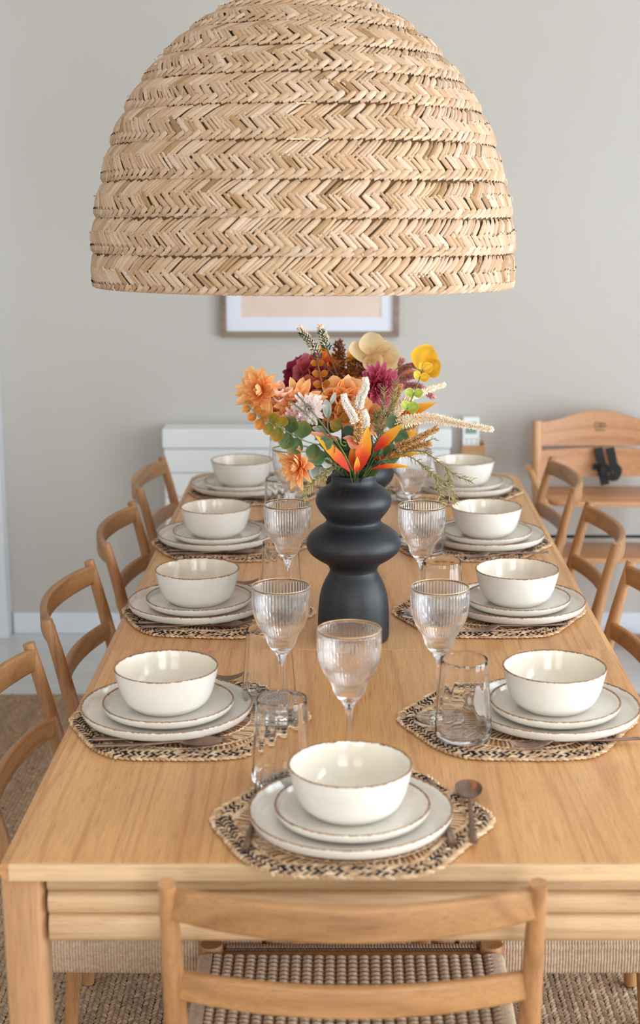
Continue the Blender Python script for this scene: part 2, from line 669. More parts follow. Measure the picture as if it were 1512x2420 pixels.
right_open = [(0.0, 1.5, 0.2, 2.3), (1.9, 3.4, 0.2, 2.3)]
front_open = [(-2.1, -0.6, 0.6, 2.3), (0.3, 1.8, 0.6, 2.3)]
left_open = [(0.55, 2.05, 0.7, 2.3)]
wall_with_openings('wall_right', 0, X1, 0.12, Y0 - 0.1, Y1, right_open)
wall_with_openings('wall_left', 0, X0, -0.12, Y0 - 0.1, Y1, left_open)
wall_with_openings('wall_front', 1, Y0, -0.12, X0 - 0.1, X1 + 0.1, front_open)


def window(name, axis, pos, o):
    a0, a1, z0, z1 = o; w = 0.05; mb = MB()
    bars = [(a0, a0 + w, z0, z1), (a1 - w, a1, z0, z1), (a0, a1, z0, z0 + w), (a0, a1, z1 - w, z1),
            ((a0 + a1) / 2 - 0.04, (a0 + a1) / 2 + 0.04, z0, z1)]
    for b0, b1, c0, c1 in bars:
        if axis == 0:
            bevel_box(mb, (pos - 0.02, b0, c0), (pos + 0.03, b1, c1), 0.002, 1)
        else:
            bevel_box(mb, (b0, pos - 0.03, c0), (b1, pos + 0.02, c1), 0.002, 1)
    return struct(mb.build(name, TRIMW, smooth=False))


window('window_1', 0, X1 + 0.02, right_open[0]); window('window_2', 0, X1 + 0.02, right_open[1])
window('fill_window_3', 1, Y0 - 0.02, front_open[0]); window('fill_window_4', 1, Y0 - 0.02, front_open[1])  # unseen windows put in behind the camera for the fill light
window('window_5', 0, X0 - 0.03, left_open[0])


def baseboard(name, lo, hi):
    return struct(box(name, TRIMW, lo, hi, b=0.004))


baseboard('baseboard_back', (-1.17, Y1 - 0.016, 0.0), (X1, Y1 + 0.001, 0.075))
baseboard('baseboard_left', (X0 - 0.001, Y0, 0.0), (X0 + 0.016, Y1, 0.075))
baseboard('baseboard_right', (X1 - 0.016, 3.5, 0.0), (X1 + 0.001, Y1 - 0.02, 0.075))
struct(box('trim_1', TRIMW, (-1.29, Y1 - 0.075, 0.0), (-1.176, Y1 + 0.001, 2.15), b=0.004))

# ------------------------------------------------------------------ rug of jute braids
rug = tag(box('rug', RUGB, (-1.57, 0.93, 0.0), (1.42, 4.49, 0.006), b=0.002),
          'large flat beige jute rug braided in long strips under the dining table', 'rug')


def braid_rows(x0, x1, y0, y1, pitch, step, name, parent):
    xs = np.arange(x0 + pitch / 2, x1, pitch); ys = np.arange(y0, y1, step)
    tmpl = []
    L, W, H = step * 1.55, pitch * 0.30, 0.007
    for s, k in ((-1.0, 0.35), (0.0, 1.0), (1.0, 0.35)):
        for u, h in ((-1, 0.15), (0, 1.0), (1, 0.15)):
            tmpl.append((u * W * k, s * L / 2, h * H * (0.55 + 0.45 * k)))
    tmpl = np.array(tmpl)
    q = np.array([(0, 1, 4, 3), (1, 2, 5, 4), (3, 4, 7, 6), (4, 5, 8, 7)])
    gx, gy = np.meshgrid(xs, ys, indexing='ij'); gx = gx.ravel(); gy = gy.ravel()
    Vs = []; Cs = []
    rowtone = RNG.normal(1.0, 0.07, len(xs)).repeat(len(ys))
    for side in (-1, 1):
        n = len(gx)
        ang = side * (0.62 + RNG.normal(0, 0.10, n))
        ca, sa = np.cos(ang), np.sin(ang)
        cx = gx + side * pitch * 0.24 + 0.004 * np.sin(gy * 3.1 + 0.4) + RNG.normal(0, 0.0006, n)
        cy = gy + (step / 2 if side > 0 else 0) + RNG.normal(0, 0.0012, n)
        vx = cx[:, None] + ca[:, None] * tmpl[None, :, 0] + sa[:, None] * tmpl[None, :, 1]
        vy = cy[:, None] - sa[:, None] * tmpl[None, :, 0] + ca[:, None] * tmpl[None, :, 1]
        vz = 0.0055 + tmpl[None, :, 2] * (1 + RNG.normal(0, 0.12, n))[:, None]
        Vs.append(np.stack([vx, vy, vz], -1).reshape(-1, 3))
        tone = (rowtone * RNG.normal(1.0, 0.10, n)).clip(0.55, 1.45)
        base = np.array(rgb(192, 162, 132)[:3]); alt = np.array(rgb(174, 150, 126)[:3])
        mixf = RNG.random(n)[:, None]
        c = (base * mixf + alt * (1 - mixf)) * tone[:, None]
        c = np.concatenate([c, np.ones((n, 1))], 1)
        Cs.append(np.repeat(c, 9, axis=0))
    Vv = np.concatenate(Vs); Cc = np.concatenate(Cs); N = len(Vv) // 9
    Q = (q[None] + (np.arange(N) * 9)[:, None, None]).reshape(-1, 4)
    o = link(name, np_mesh(name, Vv, Q, Cc, JUTE), parent)
    o['kind'] = 'stuff'
    return o


braid_rows(-1.55, 1.40, 0.95, 4.47, 0.0215, 0.0112, 'braid', rug)

# ------------------------------------------------------------------ dining table
TX0, TX1, TY0, TY1, TXC = -0.4265, 0.476, 1.777, 4.273, 0.023
table = thing('dining_table', 'long light oak extending dining table laid for nine, standing on the jute rug', 'table', (TXC, 3.02, 0))
table['_o'] = (TXC, 3.02, 0)
TH = 0.023


def rounded_outline(x0, x1, y0, y1, rf, rb):
    pts = []
    for cx, cy, a0, r in ((x1, y1, 0, rb), (x0, y1, 90, rb), (x0, y0, 180, rf), (x1, y0, 270, rf)):
        sx = -1 if cx == x1 else 1; sy = -1 if cy == y1 else 1
        if r < 1e-4:
            pts.append((cx, cy)); continue
        for i in range(7):
            a = radians(a0 + 15 * i)
            pts.append((cx + sx * r + r * cos(a), cy + sy * r + r * sin(a)))
    return pts


for ya, yb, rf, rb in ((TY0 + 0.0012, 2.6444, 0.0, 0.0), (2.6456, 3.4044, 0.0, 0.0), (3.4056, TY1, 0.0, 0.035)):
    mb = MB()
    plan_slab(mb, rounded_outline(TX0, TX1, ya, yb, rf, rb), TOP - TH, TOP, 0.0035 if rb else 0.0008)
    # softened long edge
    mb.build('tabletop_panel', TABLE_Y, table, smooth=False)
for sx, xe in ((-1, TX0), (1, TX1)):
    mb = MB()
    sec = [(0, 0), (0, -TH), (0.007, -TH), (0.0125, -TH * 0.70), (0.0120, -0.0050), (0.0100, -0.0032)]
    if sx < 0:
        sec = [(-u, v) for u, v in sec][::-1]
    path = [(xe, TY0 + 0.002, TOP - 0.0004), (xe, TY1 - 0.04, TOP - 0.0004)]
    verts = [V((p[0] + u, p[1], p[2] + v)) for p in path for u, v in sec]
    m = len(sec)
    faces = [(j, (j + 1) % m, m + (j + 1) % m, m + j) for j in range(m)] + [tuple(range(m)), tuple(range(2 * m - 1, m - 1, -1))]
    mb.add(verts, faces)
    o = mb.build('edge_lipping', TABLE_Y, table, smooth=False)
mb = MB(); bevel_box(mb, (TX0 + 0.0, TY0 - 0.006, TOP - TH), (TX1, TY0 + 0.001, TOP - 0.0008), 0.0012, 1)
tag(mb.build('end_band', END_X, table, smooth=False), 'paler end band of the tabletop')
# legs: rounded posts flush with the corners
for lx in (TX0 + 0.011, TX1 - 0.011):
    for ly in (TY0 + 0.040, 3.877):
        mb = MB()
        path = [V((lx, ly, 0.0132 + (TOP - TH - 0.0132) * i / 8)) for i in range(9)]
        sweep(mb, path, lambda t: rr(0.050 + 0.006 * t, 0.050 + 0.006 * t, 0.016, 4), up=V((0, 1, 0)))
        mb.build('leg', TABLE_Z, table, smooth=40)
# apron made of three stacked round-fronted rails on each side
zt = TOP - TH
rails = [(zt - 0.0265, zt), (zt - 0.0585, zt - 0.0270), (zt - 0.0975, zt - 0.0590)]


def rail(p0, p1, z0, z1, depth, out, mat):
    mb = MB(); h = z1 - z0; sec = []
    for i in range(9):
        a = -pi / 2 + pi * i / 8
        sec.append((depth * (0.62 * cos(a) ** 0.8 if abs(cos(a)) > 1e-6 else 0.0) + depth * 0.4, h / 2 * sin(a)))
    sec += [(-depth * 0.5, h / 2), (-depth * 0.5, -h / 2)]
    p0 = V(p0); p1 = V(p1); out = V(out); verts = []
    for p in (p0, p1):
        for u, v in sec:
            verts.append(p + out * u + V((0, 0, (z0 + z1) / 2 + v)))
    m = len(sec)
    faces = [(j, (j + 1) % m, m + (j + 1) % m, m + j) for j in range(m)] + [tuple(range(m)), tuple(range(2 * m - 1, m - 1, -1))]
    mb.add(verts, faces)
    bm = bmesh.new()
    o = mb.build('apron_rail', mat, table, smooth=50)
    bm.from_mesh(o.data); bmesh.ops.recalc_face_normals(bm, faces=bm.faces); bm.to_mesh(o.data); bm.free()
    return o


for k, (z0, z1) in enumerate(rails):
    d = 0.020
    yb = TY0 + 0.035
    rail((TX0 + 0.044, yb, 0), (TX1 - 0.044, yb, 0), z0, z1, d, (0, -1, 0), TABLE_X)
    rail((TX0 + 0.044, 3.882, 0), (TX1 - 0.044, 3.882, 0), z0, z1, d, (0, 1, 0), TABLE_X)
    rail((TX0 + 0.03, TY0 + 0.068, 0), (TX0 + 0.03, 3.849, 0), z0, z1, d, (-1, 0, 0), TABLE_Y)
    rail((TX1 - 0.03, TY0 + 0.068, 0), (TX1 - 0.03, 3.849, 0), z0, z1, d, (1, 0, 0), TABLE_Y)


# ------------------------------------------------------------------ dining chairs
def make_chair(label):
    t = thing('dining_chair', label, 'chair', group='oak dining chairs around the table')
    PX = 0.222

    def post(s, z):
        """centre of a rear post at height z"""
        if z <= 0.41:
            k = z / 0.41
            return V((s * (0.214 + 0.008 * k), -0.225 + 0.030 * k, z))
        k = (z - 0.41) / 0.362
        return V((s * PX, -0.195 - 0.055 * k - 0.022 * k * k, z))
    for s in (-1, 1):
        mb = MB()
        zs = [0.0132, 0.1, 0.2, 0.3, 0.36, 0.41, 0.47, 0.54, 0.61, 0.67, 0.72, 0.757, 0.772]

        def rad(t):
            z = 0.004 + t * 0.776
            i = t * (len(zs) - 1)
            z = zs[int(round(i))]
            if z < 0.41:
                return 0.0125 + 0.005 * z / 0.41
            return 0.0175 - 0.0066 * ((z - 0.41) / 0.362) ** 1.1
        sweep(mb, [post(s, z) for z in zs], lambda tt: circ(rad(tt), 14), up=V((0, 1, 0)))
        mb.build('leg', CH_Z, t, smooth=50)
        mb = MB()
        path = [V((s * 0.216, 0.192 + 0.010 * (1 - z / 0.432), z)) for z in (0.0132, 0.15, 0.28, 0.37, 0.432, 0.440)]
        rad2 = [0.0125, 0.0155, 0.018, 0.0195, 0.0195, 0.0170]
        sweep(mb, path, lambda tt: circ(rad2[int(round(tt * 5))], 14), up=V((0, 1, 0)))
        mb.build('leg', CH_Z, t, smooth=50)
    for zc, h, thick, bow in ((0.743, 0.046, 0.015, 0.050), (0.618, 0.042, 0.014, 0.040)):
        mb = MB(); path = []
        for i in range(17):
            u = -1 + 2 * i / 16
            p = post(1, zc)
            path.append(V((u * PX * 0.985, p.y - bow * (1 - u * u), zc - 0.002 * (1 - u * u))))
        sweep(mb, path, lambda tt: rr(thick, h * (1 - 0.10 * abs(2 * tt - 1) ** 3), 0.005, 3))
        mb.build('back_slat', CH_X, t, smooth=40)
    # seat frame
    mb = MB()
    zr = 0.400
    sweep(mb, [V((-0.214, -0.19, zr + 0.005)), V((0.214, -0.19, zr + 0.005))], rr(0.022, 0.046, 0.008))
    sweep(mb, [V((-0.218, 0.192, zr + 0.005)), V((0.218, 0.192, zr + 0.005))], rr(0.022, 0.046, 0.008))
    for s in (-1, 1):
        sweep(mb, [V((s * 0.214, -0.19, zr + 0.005)), V((s * 0.218, 0.192, zr + 0.005))], rr(0.022, 0.046, 0.008))
    mb.build('seat_frame', CH_X, t, smooth=40)
    # woven paper cord seat
    mb = MB()
    pitch = 0.0108; ncol = 25; colw = 0.43 / ncol
    ys = np.arange(-0.176, 0.180, pitch)
    for yy in ys:
        path = []; dish_y = max(0.0, 1 - ((yy - 0.002) / 0.19) ** 2)
        for i in range(ncol * 8 + 1):
            x = -0.213 + 0.426 * i / (ncol * 8)
            dish = 0.010 * dish_y * max(0.0, 1 - (x / 0.215) ** 2)
            ph = 2 * pi * (x + 0.213) / colw
            z = 0.4290 - dish - 0.0050 * cos(ph)
            path.append(V((x, yy + 0.0050 * cos(ph), z)))
        tube(mb, path, 0.0044, 6, caps=False)
    mb.build('seat_weave', CORD, t, smooth=True)
    # cord wound round the four rails
    mb = MB(); wp = 0.0046

    def wind(p0, p1, out):
        p0 = V(p0); p1 = V(p1); out = V(out); n = int((p1 - p0).length / wp)
        for i in range(n + 1):
            p = p0.lerp(p1, i / n)
            path = [p + V((0, 0, 0.0340)) - out * 0.006, p + V((0, 0, 0.0315)) + out * 0.010, p + V((0, 0, 0.020)) + out * 0.0145,
                    p + V((0, 0, -0.012)) + out * 0.0145, p + V((0, 0, -0.0225)) + out * 0.010, p + V((0, 0, -0.025)) - out * 0.006]
            path = smooth_path(path, 14)
            sweep(mb, path, lambda tt: [(0.0026 * (1 + 0.22 * cos(a + tt * 40)) * cos(a), 0.0026 * (1 + 0.22 * cos(a + tt * 40)) * sin(a)) for a in [2 * pi * q / 6 for q in range(6)]],
                  up=V((out.y, -out.x, 0)), caps=False)
    for s in (-1, 1):
        wind((s * 0.2145, -0.168, zr), (s * 0.2175, 0.168, zr), (s, 0, 0))
    wind((-0.190, 0.192, zr), (0.190, 0.192, zr), (0, 1, 0))
    wind((-0.194, -0.19, zr), (0.194, -0.19, zr), (0, -1, 0))
    mb.build('rail_winding', CORD, t, smooth=True)
    return t


chair0 = make_chair('oak dining chair at the near end of the table, back towards the viewer')
chair0.location = (0.008, 1.948, 0)
rows_y = [2.390, 2.975, 3.575, 4.180]
side_x = {-1: (-0.300, -0.290, -0.275, -0.275), 1: (0.345, 0.345, 0.345, 0.335)}
order = ['nearest', 'second', 'third', 'farthest']
for s, nm in ((-1, 'left'), (1, 'right')):
    for k in range(4):
        rz = -pi / 2 if s < 0 else pi / 2
        dup(chair0, (side_x[s][k], rows_y[k], 0), rz + random.uniform(-0.02, 0.02),
            f'oak dining chair with curved slatted back, {order[k]} one on the {nm} side')

# ------------------------------------------------------------------ place settings
def make_mat():
    t = thing('placemat', 'placeholder', 'placemat')

    def R(a):
        k = (a + pi / 6) % (pi / 3) - pi / 6          # corners at 0, 60, ...
        base = 0.174 / cos(pi / 6 - abs(k))
        return base * (1 - 0.045 * math.exp(-(k / 0.10) ** 2)) * (1 + 0.014 * sin(2 * a + 0.6) + 0.012 * sin(5 * a + 1.3) + 0.010 * sin(7 * a))

    def pt(a, d, z):
        r = R(a) - d
        return V((r * cos(a), r * sin(a), z))
    nat = [rgb(216, 184, 150), rgb(202, 166, 130), rgb(226, 198, 166), rgb(190, 152, 116)]
    blk = [rgb(34, 34, 38), rgb(46, 46, 52), rgb(28, 28, 32)]
    # braided border
    mb = MB()
    rings = [(0.0035, 'n', 1, 130), (0.0110, 'b', -1, 108), (0.0190, 'b', 1, 104), (0.0270, 'b', -1, 100), (0.0345, 'n', 1, 120)]
    for d, kind, sg, n in rings:
        for i in range(n):
            for sub in ((0, 1) if kind == 'b' else (0,)):
                dark = kind == 'b' and sub == 1 and random.random() < 0.86
                a = 2 * pi * (i + 0.5 * sub + 0.25 * (sg > 0)) / n + random.uniform(-0.004, 0.004)
                p = pt(a, d + random.uniform(-0.0006, 0.0006), 0)
                tg = (pt(a + 0.02, d, 0) - pt(a - 0.02, d, 0)).normalized()
                nr = V((tg.y, -tg.x, 0))
                dirv = (tg + nr * sg * random.uniform(0.55, 0.85)).normalized()
                wd = V((dirv.y, -dirv.x, 0))
                L = random.uniform(0.0062, 0.0078)
                W = random.uniform(0.0014, 0.0021) if dark else random.uniform(0.0026, 0.0034)
                H = random.uniform(0.0052, 0.0068) + (0.0004 if dark else 0)
                c = jit(random.choice(blk if dark else nat), 0.06)
                verts = []
                for u, k in ((-1, 0.30), (0, 1.0), (1, 0.30)):
                    for w, h in ((-1, 0.25), (0, 1.0), (1, 0.25)):
                        verts.append(p + dirv * u * L + wd * w * W * k + V((0, 0, 0.0012 + (H - 0.0012) * h * (0.45 + 0.55 * k))))
                mb.add(verts, [(0, 1, 4, 3), (1, 2, 5, 4), (3, 4, 7, 6), (4, 5, 8, 7)], c)
    o = mb.build('braided_border', WEAVE, t, smooth=True, colored=True); o['kind'] = 'stuff'
    # open fan of straws, held by two cords
    mb = MB()
    for (r0, r1, n, tw) in ((0.012, 0.062, 40, 0.12), (0.060, 0.100, 66, -0.10), (0.098, 0.131, 92, 0.07), (0.129, 1.0, 104, -0.06)):
        for i in range(n):
            a = 2 * pi * i / n + random.uniform(-0.012, 0.012)
            a1 = a + tw + random.uniform(-0.01, 0.01)
            rr1 = (R(a1) - 0.034) if r1 > 0.5 else r1
            p0 = V((r0 * cos(a), r0 * sin(a), 0.0022)); p1 = V((rr1 * cos(a1), rr1 * sin(a1), 0.0026))
            d = (p1 - p0).normalized(); w = V((-d.y, d.x, 0)) * random.uniform(0.0016, 0.0022)
            mid = (p0 + p1) / 2 + V((0, 0, 0.0006))
            c = random.choice(nat)
            verts = []
            for p in (p0, mid, p1):
                verts += [p - w - V((0, 0, 0.0008)), p + V((0, 0, 0.0008)), p + w - V((0, 0, 0.0008))]
            mb.add(verts, [(0, 1, 4, 3), (1, 2, 5, 4), (3, 4, 7, 6), (4, 5, 8, 7)], c)
    for rad in (0.012, 0.061, 0.099, 0.130):
        n = 120
        for i in range(n):
            a0 = 2 * pi * i / n; a1 = 2 * pi * (i + 1.25) / n
            sc_ = 1.0
            p0 = V((rad * cos(a0), rad * sin(a0), 0.0036)); p1 = V((rad * cos(a1), rad * sin(a1), 0.0036))
            d = (p1 - p0).normalized(); w = V((-d.y, d.x, 0)) * 0.0019
            wob = w * (0.5 if i % 2 else -0.5)
            mid = (p0 + p1) / 2 + V((0, 0, 0.0014)) + wob
            c = random.choice(nat)
            verts = []
            for p, k in ((p0, 0.5), (mid, 1), (p1, 0.5)):
                verts += [p - w * k - V((0, 0, 0.001)), p + V((0, 0, 0.001)), p + w * k - V((0, 0, 0.001))]
            mb.add(verts, [(0, 1, 4, 3), (1, 2, 5, 4), (3, 4, 7, 6), (4, 5, 8, 7)], c)
    o = mb.build('straw_lattice', WEAVE, t, smooth=True, colored=True); o['kind'] = 'stuff'
    return t


def wob(amp, n1=3, n2=5, ph=0.0):
    def f(r, z, a, i):
        return r * (1 + amp * sin(n1 * a + ph) + amp * 0.7 * sin(n2 * a + 1.7 + ph))
    return f


def plate_mesh(name, R, H, foot, mat):
    mb = MB()
    prof = [(0, 0.002), (foot - 0.006, 0.002), (foot - 0.004, 0.0), (foot, 0.0), (foot + 0.004, 0.0025), (R * 0.90, 0.0050),
            (R * 0.965, 0.0095), (R * 0.993, H * 0.72), (R, H - 0.0012), (R - 0.0012, H), (R - 0.0030, H - 0.0008),
            (R * 0.975 - 0.003, H * 0.70), (R * 0.935, 0.0125), (R * 0.87, 0.0092), (R * 0.6, 0.0080), (R * 0.3, 0.0076), (0, 0.0075)]
    fine = []
    for (a, b) in zip(prof[:-1], prof[1:]):
        for k in range(2):
            fine.append((a[0] + (b[0] - a[0]) * k / 2, a[1] + (b[1] - a[1]) * k / 2))
    fine.append(prof[-1])
    lathe(mb, fine, 96, wob(0.0035))
    return mb.mesh(name, mat, True)


def bowl_mesh():
    mb = MB(); R, H = 0.0825, BOWL_H
    outer = smooth_prof([(0.047, 0.0), (0.050, 0.0006), (0.058, 0.006), (0.0665, 0.015), (0.0735, 0.030), (0.0785, 0.048), (R - 0.0006, H - 0.004), (R, H - 0.0012)], 26)
    inner = smooth_prof([(R - 0.0030, H - 0.0010), (R - 0.0045, H - 0.006), (0.0745, 0.046), (0.0692, 0.030), (0.061, 0.0165), (0.047, 0.0095), (0.025, 0.0072), (0.0, 0.0068)], 26)
    prof = [(0, 0.0025), (0.043, 0.0025), (0.045, 0.0)] + outer + [(R - 0.0012, H)] + inner
    lathe(mb, prof, 96, wob(0.0038, 2, 5))
    me = mb.mesh('bowl', BOWL_M, True)
    me.materials.append(BOWL_IN)
    for f in me.polygons:
        c, n = f.center, f.normal
        if n.x * c.x + n.y * c.y < -0.0005 or (n.z > 0.7 and c.z < 0.03):
            f.material_index = 1
    return me


def spoon_like_path(pts):
    return smooth_path([V(p) for p in pts], 24)


def make_cutlery(kind):
    mb = MB()
    # lies along +y (tip at +y), handle end at y=0; built on its own, z=0 is the surface below
    def handle(t):
        return None
    if kind == 'spoon':
        t = thing('spoon', 'placeholder', 'spoon')
        path = smooth_path([(0, 0, 0.003), (0, 0.05, 0.0035), (0, 0.09, 0.005), (0, 0.122, 0.0078), (0, 0.134, 0.0068)], 20)
        sweep(mb, path, lambda u: rr(0.0098 - 0.0062 * min(1, u * 1.05), 0.0034 - 0.0006 * u, 0.0014, 2))
        mb.build('handle', BRONZE, t, smooth=60)
        mb = MB(); A, B = 0.0192, 0.0325; verts = []; faces = []; nr, na = 7, 28
        for side in (0, 1):
            for i in range(nr + 1):
                q = i / nr
                for j in range(na):
                    a = 2 * pi * j / na
                    wx = A * q * cos(a) * (1 + 0.10 * sin(a)); wy = 0.160 + B * q * sin(a)
                    z = 0.0016 + 0.0062 * q ** 2 + (0.0013 if side else 0)
                    verts.append((wx, wy, z))
        off = (nr + 1) * na
        for i in range(nr):
            for j in range(na):
                k = (j + 1) % na
                faces.append((off + i * na + j, off + i * na + k, off + (i + 1) * na + k, off + (i + 1) * na + j))
                faces.append((i * na + k, i * na + j, (i + 1) * na + j, (i + 1) * na + k))
        for j in range(na):
            k = (j + 1) % na
            faces.append((nr * na + j, nr * na + k, off + nr * na + k, off + nr * na + j)[::-1])
        mb.add(verts, faces)
        mb.build('spoon_bowl', BRONZE, t, smooth=60)
        return t
    if kind == 'knife':
        t = thing('knife', 'placeholder', 'knife')
        path = smooth_path([(0, 0, 0.003), (0, 0.05, 0.003), (0, 0.105, 0.003)], 12)
        sweep(mb, path, lambda u: rr(0.0105 - 0.0025 * u, 0.0044 - 0.0008 * u, 0.0016, 2))
        mb.build('handle', BRONZE, t, smooth=60)
        mb = MB()
        ol = [(-0.0042, 0.102), (0.0042, 0.102), (0.0062, 0.115), (0.0075, 0.150), (0.0072, 0.185), (0.0040, 0.206), (-0.0010, 0.214), (-0.0042, 0.212)]
        plan_slab(mb, ol, 0.0014, 0.0034, 0.0005)
        mb.build('blade', BRONZE, t, smooth=40)
        return t
    t = thing('fork', 'placeholder', 'fork')
    path = smooth_path([(0, 0, 0.003), (0, 0.05, 0.0035), (0, 0.10, 0.006), (0, 0.135, 0.009)], 18)
    sweep(mb, path, lambda u: rr(0.0098 - 0.0058 * u, 0.0034 - 0.0006 * u, 0.0014, 2))
    mb.build('handle', BRONZE, t, smooth=60)
    mb = MB()
    sweep(mb, smooth_path([(0, 0.134, 0.009), (0, 0.142, 0.0085), (0, 0.150, 0.0065), (0, 0.160, 0.004)], 8),
          lambda u: rr(0.0045 + 0.0195 * sin(min(1, u * 1.15) * pi / 2), 0.0022, 0.001, 2))
    for q in range(4):
        x = -0.0099 + q * 0.0066
        sweep(mb, smooth_path([(x, 0.157, 0.0045), (x * 0.98, 0.172, 0.0024), (x * 0.94, 0.190, 0.0050), (x * 0.9, 0.205, 0.0115)], 8),
              lambda u: rr(0.0040 - 0.0018 * u, 0.0021 - 0.0006 * u, 0.0008, 1))
    mb.build('tines', BRONZE, t, smooth=60)
    return t


def wineglass():
    t = thing('wine_glass', 'placeholder', 'glass')
    H = 0.218
    shape = [(0.0452, 0), (0.0456, 0.015), (0.0451, 0.030), (0.0432, 0.044), (0.0402, 0.0535), (0.0350, 0.0655), (0.0288, 0.0745),
             (0.0246, 0.0830), (0.0216, 0.0930), (0.0165, 0.1010), (0.0100, 0.1085)]
    out = smooth_prof([(r, H - d) for r, d in shape], 36)
    inn = smooth_prof([(r - 0.0013 - 0.0012 * (d > 0.06), H - d + 0.0022 * (d > 0.08)) for r, d in shape[:-1]] + [(0.0, H - 0.1015)], 36)
    stem = smooth_prof([(0.0068, H - 0.1145), (0.0046, H - 0.126), (0.0037, H - 0.145), (0.0038, 0.030), (0.0050, 0.013), (0.0090, 0.0065), (0.020, 0.0040), (0.0385, 0.0022)], 26)
    prof = inn[::-1] + out + stem + [(0.0400, 0.0014), (0.0395, 0.0004), (0.030, 0.0), (0.0, 0.0006)]
    n_in = len(inn)

    def ribs(r, z, a, i):
        if z > H - 0.1005 and i >= n_in and r > 0.015:
            k = min(1.0, (z - (H - 0.1005)) / 0.02) * min(1.0, (H - z) / 0.003)
            return r - 0.0010 * k * (0.5 + 0.5 * cos(54 * a))
        return r
    mb = MB(); lathe(mb, prof, 324, ribs)
    mb.f = [f[::-1] for f in mb.f]
    mb.build('ribbed_glass', GLASS, t, smooth=True)
    mb = MB()
    ringp = [V((0.0445 * cos(2 * pi * j / 72), 0.0445 * sin(2 * pi * j / 72), H)) for j in range(73)]
    tube(mb, ringp, 0.00060, 6, caps=False)
    tag(mb.build('gilt_rim', GOLD, t, smooth=True), 'thin gilt rim')
    return t


def tumbler():
    H = 0.126; mb = MB()
    out = smooth_prof([(0.031, 0.0), (0.0380, 0.0012), (0.0418, 0.0050), (0.0432, 0.012), (0.0424, 0.035), (0.0402, 0.065), (0.0377, 0.095), (0.0355, H - 0.0006)], 22)
    inn = smooth_prof([(0.0346, H - 0.0006), (0.0367, 0.095), (0.0391, 0.065), (0.0411, 0.035), (0.0412, 0.018), (0.0380, 0.0085), (0.022, 0.0062), (0.0, 0.0058)], 22)

    n_out = len(out) + 4

    def flutes(r, z, a, i):
        if i >= n_out and z > 0.012 and z < H - 0.001:
            k = min(1, (z - 0.012) / 0.02) * min(1, (H - z) / 0.006)
            return r + 0.00022 * k * cos(14 * a)
        return r
    prof = [(0, 0.001)] + out + [(0.03535, H - 0.0001), (0.03505, H), (0.03475, H - 0.0001)] + inn
    lathe(mb, prof, 168, flutes)
    o = mb.build('tumbler', GLASS, None, smooth=True)
    return tag(o, 'placeholder', 'glass')


DINNER = plate_mesh('dinner_plate', 0.136, DINNER_H, 0.090, DINNER_M)
SIDE = plate_mesh('side_plate', 0.104, SIDE_H, 0.066, SIDE_M)
BOWL = bowl_mesh()
MAT0 = make_mat(); SPOON0 = make_cutlery('spoon'); KNIFE0 = make_cutlery('knife'); FORK0 = make_cutlery('fork')
WINE0 = wineglass(); TUM0 = tumbler()
used = {}


def put(proto, loc, rz, label, group):
    if proto.name not in used:
        used[proto.name] = 1
        proto.location = loc; proto.rotation_euler = (0, 0, rz); tag(proto, label, None, group)
        return proto
    return dup(proto, loc, rz, label, group)


def put_mesh(name, me, loc, rz, label, cat, group):
    o = link(name, me); o.location = loc; o.rotation_euler = (0, 0, rz)
    return tag(o, label, cat, group)


MSHIFT = (0.0, 0.034, -0.060, 0.038, -0.057, 0.038, -0.040, 0.045, -0.032)
MZ = TOP + 0.0066          # top of the woven border
BASEZ = TOP + 0.0052       # plates settle into the thinner middle
seats = []                 # (where, x, y, facing)
seats.append(('near end of the table', 0.0056, 1.890, 0.0))
sx_l = (-0.284, -0.292, -0.302, -0.281); sx_r = (0.329, 0.335, 0.325, 0.316)
sy = (2.291, 2.887, 3.447, 4.020)
ord2 = ['nearest', 'second', 'third', 'farthest']
for k in range(4):
    seats.append((f'{ord2[k]} place on the left', sx_l[k], sy[k], -pi / 2))
    seats.append((f'{ord2[k]} place on the right', sx_r[k], sy[k], pi / 2))

for i, (where, x, y, fc) in enumerate(seats):
    m_off = 0.0
    mx = x + MSHIFT[i]
    mrot = random.uniform(-0.06, 0.06) + (0.0 if fc in (0.0, pi) else 0.0) + (0.05 if i == 0 else 0)
    put(MAT0, (mx, y + (0.010 if i == 0 else -0.008), TOP + m_off), mrot, f'hexagonal woven straw placemat with black and natural braided edge, {where}', 'woven placemats')
    zb = BASEZ + m_off
    put_mesh('dinner_plate', DINNER, (x, y - 0.004, zb), random.uniform(0, 6), f'large off-white plate with brown rim, bottom of the stack, {where}', 'plate', 'dinner plates')
    put_mesh('side_plate', SIDE, (x + 0.002, y - 0.002, zb + 0.0078), random.uniform(0, 6), f'smaller off-white plate with brown rim under the bowl, {where}', 'plate', 'side plates')
    put_mesh('bowl', BOWL, (x, y, zb + 0.0078 + 0.0078), random.uniform(0, 6), f'cream stoneware bowl with brown rim, {where}', 'bowl', 'stoneware bowls')

# cutlery: (kind, seat index, handle end, direction angle from +y)
L_lab = [s[0] for s in seats]


def cutlery(proto, kind, p, ang, where, group):
    put(proto, (p.x, p.y, MZ), ang, f'dark bronze {kind} on the woven placemat, {where}', group)


def dir_angle(a, b):
    d = b - a
    return math.atan2(-d.x, d.y)


